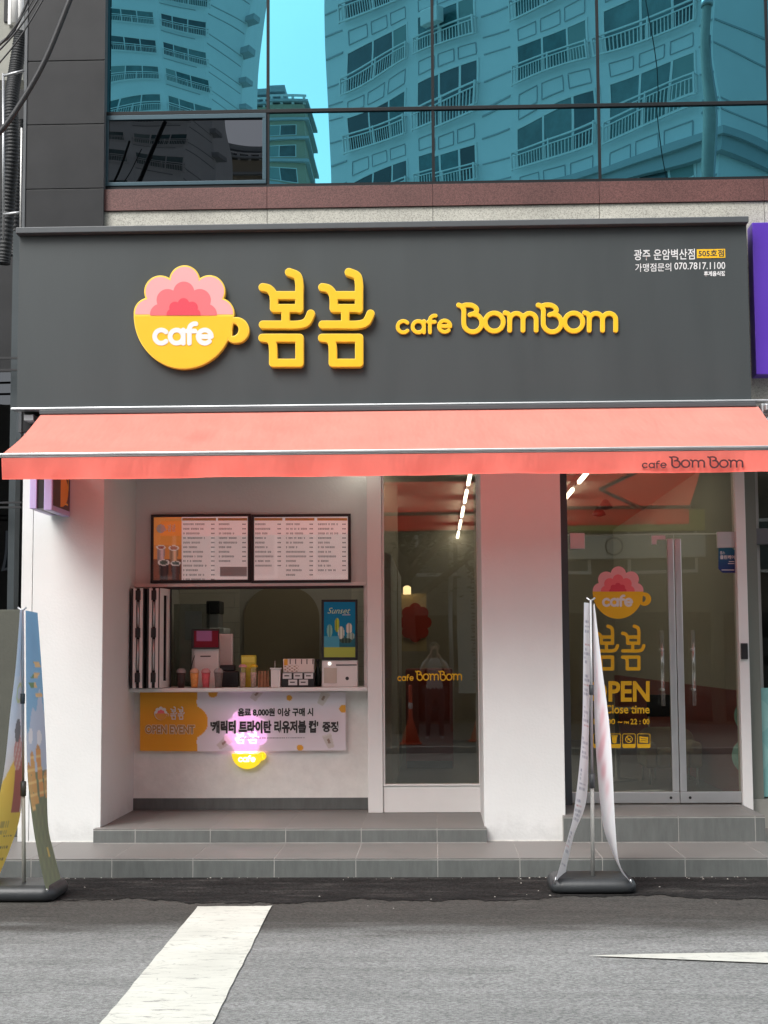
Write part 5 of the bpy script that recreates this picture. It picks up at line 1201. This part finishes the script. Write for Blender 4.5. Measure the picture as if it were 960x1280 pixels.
# ================================================================== ACROSS THE STREET (seen mirrored in the glass)
def VM(px, py, Yv, Yg):                # point whose mirror image in the glass plane Yg shows at this pixel, Yv deep
    p = P(px, py, Yv); return Vector((p.x, 2*Yg-p.y, p.z))
M['apt'] = mat('apartment_paint', (.74, .76, .76), .8, var=.05, vscale=.4); M['aptglass'] = mat('apartment_glass', (.05, .08, .088), .12, var=.5, vscale=.6)
M['aptgroove'] = mat('apartment_groove', (.42, .45, .465), .8); M['tan'] = mat('tan_paint', (.42, .36, .26), .8, var=.05); M['aptroom'] = mat('apartment_room', (.06, .075, .08), .8)
M['curtain'] = mat('curtain', (.25, .33, .32), .8)
def apt_window(bld_, o, u, n, s0, s1, z0, z1, parts=3, rail=True):
    win_ = MB().obox(o, u, n, s0, s1, -.05, .03, z1-.09, z1).obox(o, u, n, s0, s1, -.05, .03, z0, z0+.07).obox(o, u, n, s0, s0+.09, -.05, .03, z0+.0701, z1-.0901).obox(o, u, n, s1-.09, s1, -.05, .03, z0+.0701, z1-.0901)
    cutsW = [s0+.09+(s1-s0-.18)*f for f in ((.26, .62) if parts == 3 else (.5,))]
    for c_ in cutsW: win_.obox(o, u, n, c_-.05, c_+.05, -.05, .028, z0+.0702, z1-.0902)
    w_ = win_.build('window', M['white_frame'], bld_)
    MB().obox(o, u, n, s0+.05, s1-.05, .004, .012, z0+.03, z1-.03).build('pane', M['aptglass'], w_)
    MB().obox(o, u, n, s0+.1, cutsW[0]-.06, .013, .016, z0+.08, z1-.1).build('curtain', M['curtain'], w_)
    if rail:
        r = MB(); d = .22; zt_ = z0+.62
        r.obox(o, u, n, s0-.06, s1+.06, d, d+.05, zt_, zt_+.06).obox(o, u, n, s0-.06, s1+.06, d, d+.05, z0-.12, z0-.06).obox(o, u, n, s0-.06, s1+.06, d+.005, d+.045, zt_-.16, zt_-.12)
        k = int((s1-s0)/.15)
        for i in range(k+1):
            x = s0-.02+(s1-s0+.04)*i/k; r.obox(o, u, n, x-.014, x+.014, d+.01, d+.038, z0-.06, zt_-.16)
        for x in (s0-.05, (s0+s1)/2, s1+.05): r.obox(o, u, n, x-.03, x+.03, d-.005, d+.052, z0-.14, zt_+.08)
        r.obox(o, u, n, s0-.06, s0-.02, 0, d, zt_, zt_+.05).obox(o, u, n, s1+.02, s1+.06, 0, d, zt_, zt_+.05)
        r.build('railing', M['white_frame'], w_)
    return w_
PANES = [M['aptglass'], mat('apartment_glass_pale', (.12, .19, .19), .15, var=.5, vscale=.7), mat('apartment_glass_dark', (.018, .03, .034), .1, var=.5, vscale=.5), mat('apartment_glass_teal', (.05, .13, .135), .15, var=.6, vscale=1.1)]
rw = random.Random(11)
def vary(root):
    for w_ in [x for x in COL.objects if x.parent == root]:
        for c_ in [x for x in COL.objects if x.parent == w_]:
            if c_.name.startswith(('pane', 'curtain')):
                c_.material_slots[0].link = 'OBJECT'; c_.material_slots[0].material = rw.choice(PANES if c_.name.startswith('pane') else PANES+[M['curtain']]*3)
# --- near tower, face at an angle
Yv = 40.0; Vn = P(740, 75, Yv); A = math.radians(42.5)
dl_v = Vector((-math.sin(A), math.cos(A), 0)); n_v = Vector((-math.cos(A), -math.sin(A), 0))
def s_of(px, py):
    d = ray(px, py); t = (Vn-CAM).dot(n_v)/d.dot(n_v); p = CAM+d*t; return (p-Vn).dot(dl_v), p.z
mirv = lambda v: Vector((v.x, -v.y, v.z))
o_ = Vector((Vn.x, 2*YG-Vn.y, 0)); u_, n_ = mirv(dl_v), mirv(n_v)
sC, sL = s_of(889, 100)[0], s_of(412, 60)[0]
ap = thing('apartment_tower', (o_.x, o_.y, 0), 'tall pale apartment tower with railed windows mirrored large in the upper glass', 'building')
def plan(pts, o=o_, u=u_, n=n_): return [((o+u*s+n*d).x, (o+u*s+n*d).y) for s, d in pts]
pl_ = plan([(sC, 0), (sL, 0), (sL, -14), (sC, -14)])
MB().prism(pl_, 0, 52).build('wall', M['apt'], ap)
zt0, zb0_ = s_of(740, 15)[1], s_of(740, 72)[1]; FLR = 2.82
colsW = [(s_of(740, 60)[0], s_of(641, 60)[0]), (s_of(596, 60)[0], s_of(528, 60)[0]), (s_of(514, 60)[0], s_of(433, 60)[0]), (s_of(864, 90)[0], s_of(752, 90)[0])]
zref = [0, 0, 0, 0]
for ci, (a, b) in enumerate(colsW):
    z1_, z0_ = zt0, zb0_
    w0 = apt_window(ap, o_, u_, n_, a, b, z0_, z1_)
    for k in range(-4, 7):
        if k: clone(w0, ap, (0, 0, FLR*k))
gr = MB()
for k in range(-4, 8):
    zb_ = zb0_+FLR*k
    for a, b in colsW:
        nn = 3
        for i in range(nn):
            x0, x1 = a+(b-a)*(i+.1)/nn, a+(b-a)*(i+.9)/nn
            for z in (zb_-.42, zb_-.95): gr.obox(o_, u_, n_, x0, x1, 0, .03, z-.018, z+.018)
            for x in (x0, x1): gr.obox(o_, u_, n_, x-.015, x+.015, 0, .028, zb_-.92, zb_-.45)
    for z in (zb_-.3, zb_-1.1, zb_+.6):
        for (a, b) in ((colsW[0][1]+.35, colsW[1][0]-.25), (sC+.05, colsW[3][0]-.15), (colsW[2][1]+.2, sL-.05)): gr.obox(o_, u_, n_, a, b, 0, .03, z-.03, z+.03)
    for z in (zb_-.3, zb_-1.1): gr.obox(o_+u_*sC, -n_, -u_, .05, 4.5, 0, .03, z-.03, z+.03)
gr.build('wall_moulding', M['aptgroove'], ap, kind='stuff')
zco = s_of(889, 153)[1]
MB().prism(plan([(sC-.25, .25), (sL+.25, .25), (sL+.25, -14), (sC-.25, -14)]), zco-.75, zco-.35).prism(plan([(sC-.4, .4), (sL+.4, .4), (sL+.4, -14), (sC-.4, -14)]), zco-.35, zco-.1).build('cornice', M['aptgroove'], ap)
MB().prism(plan([(sC-5.2, -4.5), (sC-.01, -4.5), (sC-.01, -14), (sC-5.2, -14)]), 0, 52).build('wing', M['apt'], ap)
acu = MB().obox(o_, u_, n_, colsW[1][0]+1.3, colsW[1][0]+2.2, .3, .65, zt0+FLR*1-.9, zt0+FLR*1-.2); acu.build('air_conditioner', M['white_frame'], ap, .03)
vary(ap)
# --- far round-fronted tower on the left
Yv2 = 114.0; Zd = Yv2-CAM.y
q0 = P(40, 100, Yv2); q1 = P(200, 100, Yv2); q2 = P(259, 100, Yv2+2.2); q3 = P(303, 100, Yv2+8.5)
ft = thing('far_apartment_tower', (q1.x, 2*YG-q1.y, 0), 'pale rounded apartment tower mirrored small at the upper left glass', 'building')
W2 = [Vector((q.x, 2*YG-q.y, 0)) for q in (q0, q1, q2, q3)]
MB().prism([(p.x, p.y) for p in W2]+[(W2[3].x, W2[3].y-14), (W2[0].x, W2[0].y-14)], 0, 90).build('wall', M['apt'], ft)
zz1, zz0 = P(160, 44, Yv2).z, P(160, 64, Yv2).z; fl2 = 42.3*Zd/F_PX
for (A_, B_), (pa, pb_) in (((W2[0], W2[1]), (131, 194)), ((W2[1], W2[2]), (203, 257))):
    u2 = (B_-A_).normalized(); n2 = Vector((-u2.y, u2.x, 0)); n2 = n2 if n2.y > 0 else -n2
    sA = (PX(pa, Yv2, 60)-A_.x)/u2.x; sB = (PX(pb_, Yv2, 60)-A_.x)/u2.x
    w0 = apt_window(ft, A_, u2, n2, sA, sB, zz0, zz1)
    for k in range(-4, 4):
        if k: clone(w0, ft, (0, 0, fl2*k))
gr = MB(); u2 = (W2[3]-W2[2]).normalized(); n2 = Vector((-u2.y, u2.x, 0)); n2 = n2 if n2.y > 0 else -n2
for k in range(-4, 5):
    for f in (0, .33): z = zz0-.4+fl2*(k+f); gr.obox(W2[2], u2, n2, .5, (W2[3]-W2[2]).length-.3, 0, .04, z-.04, z+.04); gr.obox(W2[1], (W2[2]-W2[1]).normalized(), Vector((0, 1, 0)), .2, 3.6, 0, .1, z-.03, z+.03)
gr.build('wall_moulding', M['aptgroove'], ft, kind='stuff')
for k in range(-2, 4): MB().obox(W2[3], u2, n2, -.6, .9, -.4, .8, zz0+fl2*k+.7, zz0+fl2*k+1.2).build('ledge', M['aptgroove'], ft)
vary(ft)
# --- small tan block between them
Yv3 = 178.0; t0, t1 = P(296, 150, Yv3), P(385, 150, Yv3)
tn = thing('tan_apartment_block', ((t0.x+t1.x)/2, 2*YG-Yv3, 0), 'small tan apartment block with a rooftop pergola mirrored between the two towers', 'building')
yb_ = 2*YG-Yv3; ztop = P(340, 130, Yv3).z
MB().box(t0.x, t1.x, yb_-14, yb_, 0, ztop).build('wall', M['tan'], tn)
fl3 = 29*(Yv3-CAM.y)/F_PX; z1_, z0_ = P(358, 160, Yv3).z, P(358, 175, Yv3).z
ox = Vector((0, yb_, 0)); ux, nx_ = Vector((1, 0, 0)), Vector((0, 1, 0))
for pa, pb_ in ((341, 376), (305, 330)):
    w0 = apt_window(tn, ox, ux, nx_, PX(pa, Yv3, 160), PX(pb_, Yv3, 160), z0_, z1_, 2, False)
    for k in range(-4, 1):
        if k: clone(w0, tn, (0, 0, fl3*k))
for k in range(-4, 2): MB().box(t0.x-.1, t1.x+.5, yb_-14, yb_+.6, z1_+.6+fl3*k, z1_+.95+fl3*k).build('ledge', M['aptgroove'], tn)
zr_ = P(330, 104, Yv3).z; MB().box(P(298, 100, Yv3).x, P(362, 100, Yv3).x, yb_-10, yb_-1, zr_-.5, zr_+.4).build('pergola_roof', M['aptgroove'], tn)
for px in (300, 322, 345, 359): MB().box(PX(px, Yv3)-.25, PX(px, Yv3)+.25, yb_-3, yb_-2.4, ztop, zr_-.5).build('pergola_post', M['aptgroove'], tn)
rl = MB().box(t0.x, t1.x+.3, yb_-.2, yb_+.05, ztop+1.2, ztop+1.5)
for i in range(8): x = t0.x+(t1.x-t0.x)*i/7; rl.box(x-.15, x+.15, yb_-.19, yb_+.04, ztop, ztop+1.2)
rl.build('parapet_railing', M['white_frame'], tn)
# --- utility pole with wire
up0, up1 = VM(883, 400, 30, YG), VM(876, 4, 30, YG); dpole = (up1-up0)/(up1.z-up0.z)
upb = up0-dpole*up0.z; upo = thing('utility_pole', (upb.x, upb.y, .13), 'grey concrete utility pole mirrored at the right of the upper glass', 'pole')
upb.z = .13; MB().tube([upb, up1+dpole*.1], [.21, .15], 16).build('pole', M['concrete'], upo); MB().tube([up1-dpole*.1, up1+dpole*.1], .19, 16).build('collar', M['steel'], upo)
MB().tube([(upb.x+.2, upb.y+.05, .3), (up1.x+.15, up1.y+.05, up1.z-1)], .03, 8).build('conduit', M['steel'], upo)
MB().tube([VM(795, -20, 22, YG), VM(815, 90, 23, YG), VM(832, 215, 24, YG)], .012, 6).build('overhead_cable', M['cable'], None, label='single black wire mirrored across the railed windows at right', cat='cable')
# --- low shop building opposite
ob = thing('opposite_building', (0, -19, 0), 'low dark shop building across the street mirrored in the door glass', 'building')
M['oppwall'] = mat('opposite_wall', (.13, .115, .09), .8, var=.15, vscale=2)
B('wall', M['oppwall'], ob, -25, 25, -24, -19, 0, 7.4)
for i in range(-5, 6):
    x = i*2.3+.35; w_ = B('window', M['white_frame'], ob, x-.75, x+.75, -19, -18.94, 3.35, 4.55); B('pane', M['aptglass'], w_, x-.68, x+.68, -18.94, -18.93, 3.42, 4.48)
for i in range(-5, 6):
    x = i*2.3+.35; B('shop_glass', M['brownglass'], ob, x-1.0, x+1.0, -19, -18.95, .2, 2.5)
sg = thing('opposite_shop_sign', (4.5, -18.7, 3.6), 'olive yellow shop sign with telephone number mirrored in the door top', 'sign')
yv_ = 2*Y_D+18.7
zA_, zB_ = P(800, 663, yv_).z, P(800, 636, yv_).z; xA_, xB_ = P(700, 650, yv_).x, P(882, 650, yv_).x
B('board', mat('olive_sign', (.45, .43, .10), .5), sg, xA_, xB_, -18.9, -18.7, zA_, zB_, bevel=.01)
zC_, zD_ = P(800, 697, yv_).z, P(800, 666, yv_).z
B('board', mat('pale_sign', (.55, .55, .50), .5), sg, xA_, xB_, -18.9, -18.7, zC_, zD_, bevel=.01)
def sign_plane(x0, x1, z0, z1): return lambda u, v: (x0+(x1-x0)*u, -18.698, z0+(z1-z0)*v)
put_text('lettering', 'T.522-3117, 010', 0, 0, 0, 0, 0, M['ink'], sg, bold=.01, plane=sign_plane(P(802, 650, yv_).x, P(712, 650, yv_).x, zA_+.1, zB_-.12))
rn = MB()
for k in range(36): a0, a1 = math.radians(k*10), math.radians(k*10+10); cx, cz = P(768, 681, yv_).x, (zC_+zD_)/2; rn.quad((cx+.16*math.cos(a0), -18.697, cz+.16*math.sin(a0)), (cx+.16*math.cos(a1), -18.697, cz+.16*math.sin(a1)), (cx+.2*math.cos(a1), -18.697, cz+.2*math.sin(a1)), (cx+.2*math.cos(a0), -18.697, cz+.2*math.sin(a0)))
rn.build('ring_mark', M['ink'], sg)
# --- white hanging banner with round emblem
yv2 = 2*Y_W+15.6; hb_ = thing('hanging_banner', (P(590, 865, yv2).x, -15.6, .13), 'tall pale street banner with round emblem mirrored in the tall window', 'banner')
bx0_, bx1_ = P(572, 780, yv2).x, P(640, 780, yv2).x; bz0, bz1 = P(590, 866, yv2).z, P(590, 678, yv2).z
B('sheet', mat('banner_pale', (.52, .52, .50), .7, var=.05), hb_, bx0_, bx1_, -15.6, -15.59, bz0, bz1)
MB().tube([(P(564, 800, yv2).x, -15.6, .13), (P(564, 800, yv2).x, -15.6, P(564, 668, yv2).z)], .045, 10).build('pole', M['steel'], hb_)
MB().tube([(bx1_+.08, -15.6, .13), (bx1_+.08, -15.6, bz1)], .045, 10).build('pole', M['steel'], hb_)
rn = MB(); cx, cz = P(594, 700, yv2).x, P(594, 700, yv2).z
for k in range(36): a0, a1 = math.radians(k*10), math.radians(k*10+10); rn.quad((cx+.17*math.cos(a0), -15.588, cz+.2*math.sin(a0)), (cx+.17*math.cos(a1), -15.588, cz+.2*math.sin(a1)), (cx+.23*math.cos(a1), -15.588, cz+.27*math.sin(a1)), (cx+.23*math.cos(a0), -15.588, cz+.27*math.sin(a0)))
rn.build('emblem', M['ink'], hb_)
mk = MB()
for k in range(9):
    z = P(594, 722+k*15, yv2).z; x = cx+.02
    for q in range(3): mk.box(x-.12+random.uniform(0, .05), x+.12-random.uniform(0, .05), -15.589, -15.587, z-q*.065, z-q*.065+.03)
    mk.box(x-.02, x+.02, -15.5885, -15.5865, z-.16, z+.03)
mk.build('faded_marks', M['ink'], hb_, kind='stuff')
# --- traffic cones
def cone(px, py, lab):
    d = ray(px, py); t = (0.132-CAM.z)/d.z; p = CAM+d*t; c = Vector((p.x, 2*Y_W-p.y, .132)); c.y = min(c.y, -11.05)
    tcn = thing('traffic_cone', c, lab, 'traffic cone', 'orange cones at the far kerb')
    om = M.setdefault('orange', mat('cone_orange', (.62, .075, .02), .5, var=.1))
    MB().box(c.x-.2, c.x+.2, c.y-.2, c.y+.2, .132, .165).build('base', om, tcn, .02)
    MB().lathe(c+Vector((0, 0, .033)), [(.17, 0), (.035, .42), (.032, .95), (.02, .97)], 18).build('cone', om, tcn)
    MB().lathe(c+Vector((0, 0, .6)), [(.036, 0), (.036, .1)], 18).build('reflective_band', M['whitelet'], tcn)
cone(513, 930, 'orange traffic cone mirrored at the left foot of the tall window'); cone(600, 927, 'orange traffic cone mirrored at the right edge of the tall window')
# --- street tree
tcx, tcy = -.55, -15.0
tr_ = thing('street_tree', (tcx, tcy, .13), 'dark leafy street tree mirrored faintly in the tall window', 'tree')
bark = mat('bark', (.06, .045, .032), .9, var=.3, vscale=8, bump=.6, bscale=20)
tk = MB().tube([(tcx, tcy, .1), (tcx+.03, tcy, 1.5), (tcx-.03, tcy, 2.9), (tcx-.1, tcy, 3.7)], [.24, .2, .17, .14], 12)
rt = random.Random(5); tips = []
for k in range(9):
    a = k*2.4+rt.uniform(-.3, .3); h = 2.6+k*.16; p0 = Vector((tcx, tcy, h)); ln_ = rt.uniform(1.4, 2.3)
    p1 = p0+Vector((math.cos(a)*ln_*.5, math.sin(a)*ln_*.5, .75)); p2 = p0+Vector((math.cos(a)*ln_, math.sin(a)*ln_, 1.5+k*.12))
    tk.tube([p0, p1, p2], [.085, .055, .02], 8); tips += [p1, p2, (p1+p2)/2]
tk.build('trunk', bark, tr_)
lf = MB()
for k in range(5200):
    c = rt.choice(tips)+Vector((rt.gauss(0, .45), rt.gauss(0, .45), rt.gauss(.1, .38))); a, b_ = rt.uniform(0, 6.3), rt.uniform(-.7, .7)
    e1 = Vector((math.cos(a), math.sin(a), b_*.4))*.065; e2 = Vector((-math.sin(a), math.cos(a), b_))*.04; lf.quad(c-e1, c-e2, c+e1, c+e2)
lf.build('crown', mat('leaf_green', (.06, .085, .03), .6, var=.35, vscale=3), tr_)

# ================================================================== PHOTOGRAPHER
def skin_body(name, verts, edges, radii, root, mats, colorf, t):
    off = base(t); me = bpy.data.meshes.new(name); me.from_pydata([(v[0]-off.x, v[1]-off.y, v[2]-off.z) for v in verts], edges, [])
    o = bpy.data.objects.new(name, me); COL.objects.link(o); sm = o.modifiers.new('skin', 'SKIN'); sm.use_smooth_shade = True
    for i, r in enumerate(radii):
        sv = me.skin_vertices[0].data[i]; sv.radius = r if isinstance(r, tuple) else (r, r); sv.use_root = (i == root)
    ss = o.modifiers.new('sub', 'SUBSURF'); ss.levels = 2; ss.render_levels = 2
    dg = bpy.context.evaluated_depsgraph_get(); m2 = bpy.data.meshes.new_from_object(o.evaluated_get(dg)); bpy.data.objects.remove(o)
    for m_ in mats: m2.materials.append(m_)
    for p in m2.polygons: c = p.center; p.material_index = colorf(c.x+off.x, c.y+off.y, c.z+off.z); p.use_smooth = True
    m2.update(); o = bpy.data.objects.new(name, m2); COL.objects.link(o); o.parent = t; ORG[o.name] = off; return o
py_ = -12.78; px_ = .0; g = .13
per = thing('person', (px_, py_, g), 'person in a pale top and dark trousers raising a phone, mirrored in the tall window', 'person')
V = [(0, 0, .90), (0, 0, 1.06), (0, 0, 1.22), (0, 0, 1.36), (0, .0, 1.44), (0, .03, 1.50), (0, .035, 1.60), (0, .03, 1.66)]
R_ = [(.155, .11), (.135, .10), (.16, .11), (.13, .09), .055, .065, .092, .075]; E_ = [(i, i+1) for i in range(7)]
def chain(pts, rads, root_i):
    s = len(V); V.extend(pts); R_.extend(rads); E_.append((root_i, s)); E_.extend([(s+i, s+i+1) for i in range(len(pts)-1)]); return s+len(pts)-1
for s in (-1, 1):
    chain([(s*.10, 0, .80), (s*.115, .01, .48), (s*.12, -.01, .12), (s*.125, .02, .055), (s*.14, .13, .035)], [.092, .062, .045, .042, .032], 0)
    w_ = chain([(s*.175, 0, 1.36), (s*.25, .06, 1.15), (s*.10, .24, 1.44), (s*.075, .285, 1.49)], [.055, .043, .032, .026], 3)
    for k in range(4): chain([(s*(.062-.004*k), .315, 1.495+.022*k), (s*(.045-.006*k), .335, 1.50+.022*k), (s*.025, .338, 1.502+.022*k)], [.0095, .009, .008], w_)
    chain([(s*.055, .29, 1.47), (s*.04, .305, 1.455)], [.011, .009], w_)
V = [(px_+a, py_+b, g+c) for a, b, c in V]
mats_ = [mat('skin', (.48, .28, .2), .6), mat('pale_top', (.5, .47, .45), .8), mat('dark_trousers', (.03, .028, .03), .8), mat('shoes', (.3, .3, .3), .6)]
def pcol(x, y, z):
    z -= g
    if z < .07: return 3
    if z < .92: return 2
    if z < 1.43 and (abs(x-px_) < .16 or (z > 1.16 and y-py_ < .075)): return 1
    return 0
skin_body('body', V, E_, R_, 0, mats_, pcol, per)
hc = Vector((px_, py_+.01, g+1.60)); hr = MB()
def hairf(u, v):
    a = u*2*math.pi; e = -.55+v*(math.pi/2+.55); r = .108
    fr = math.sin(a) > .45 and e < .55
    k = .75 if fr else 1.0
    return hc+Vector((math.cos(a)*math.cos(e)*r*k, math.sin(a)*math.cos(e)*(r*.72 if fr else r*1.08)+.0, math.sin(e)*r*1.08+.02))
hr.grid(hairf, 28, 14); hr.build('hair', mat('hair_dark', (.015, .012, .01), .5), per)
for s in (-1, 1): MB().lathe((px_+s*.032, py_+.118, g+1.597), [(.004, -.008), (.010, 0), (.004, .008)], 8).build('eye', M['black'], per)
MB().lathe((px_, py_+.128, g+1.56), [(.016, -.008), (.013, .0), (.006, .035)], 8).build('nose', mats_[0], per); MB().box(px_-.022, px_+.022, py_+.118, py_+.124, g+1.522, g+1.53).build('mouth', mat('lips', (.35, .1, .09), .5), per)
ph = MB().box(-.038, .038, CAM.y-.045, CAM.y-.035, H_CAM-.11, H_CAM+.03).build('phone', M['black'], None, .004, label='black phone held up by the person mirrored in the tall window', cat='phone')
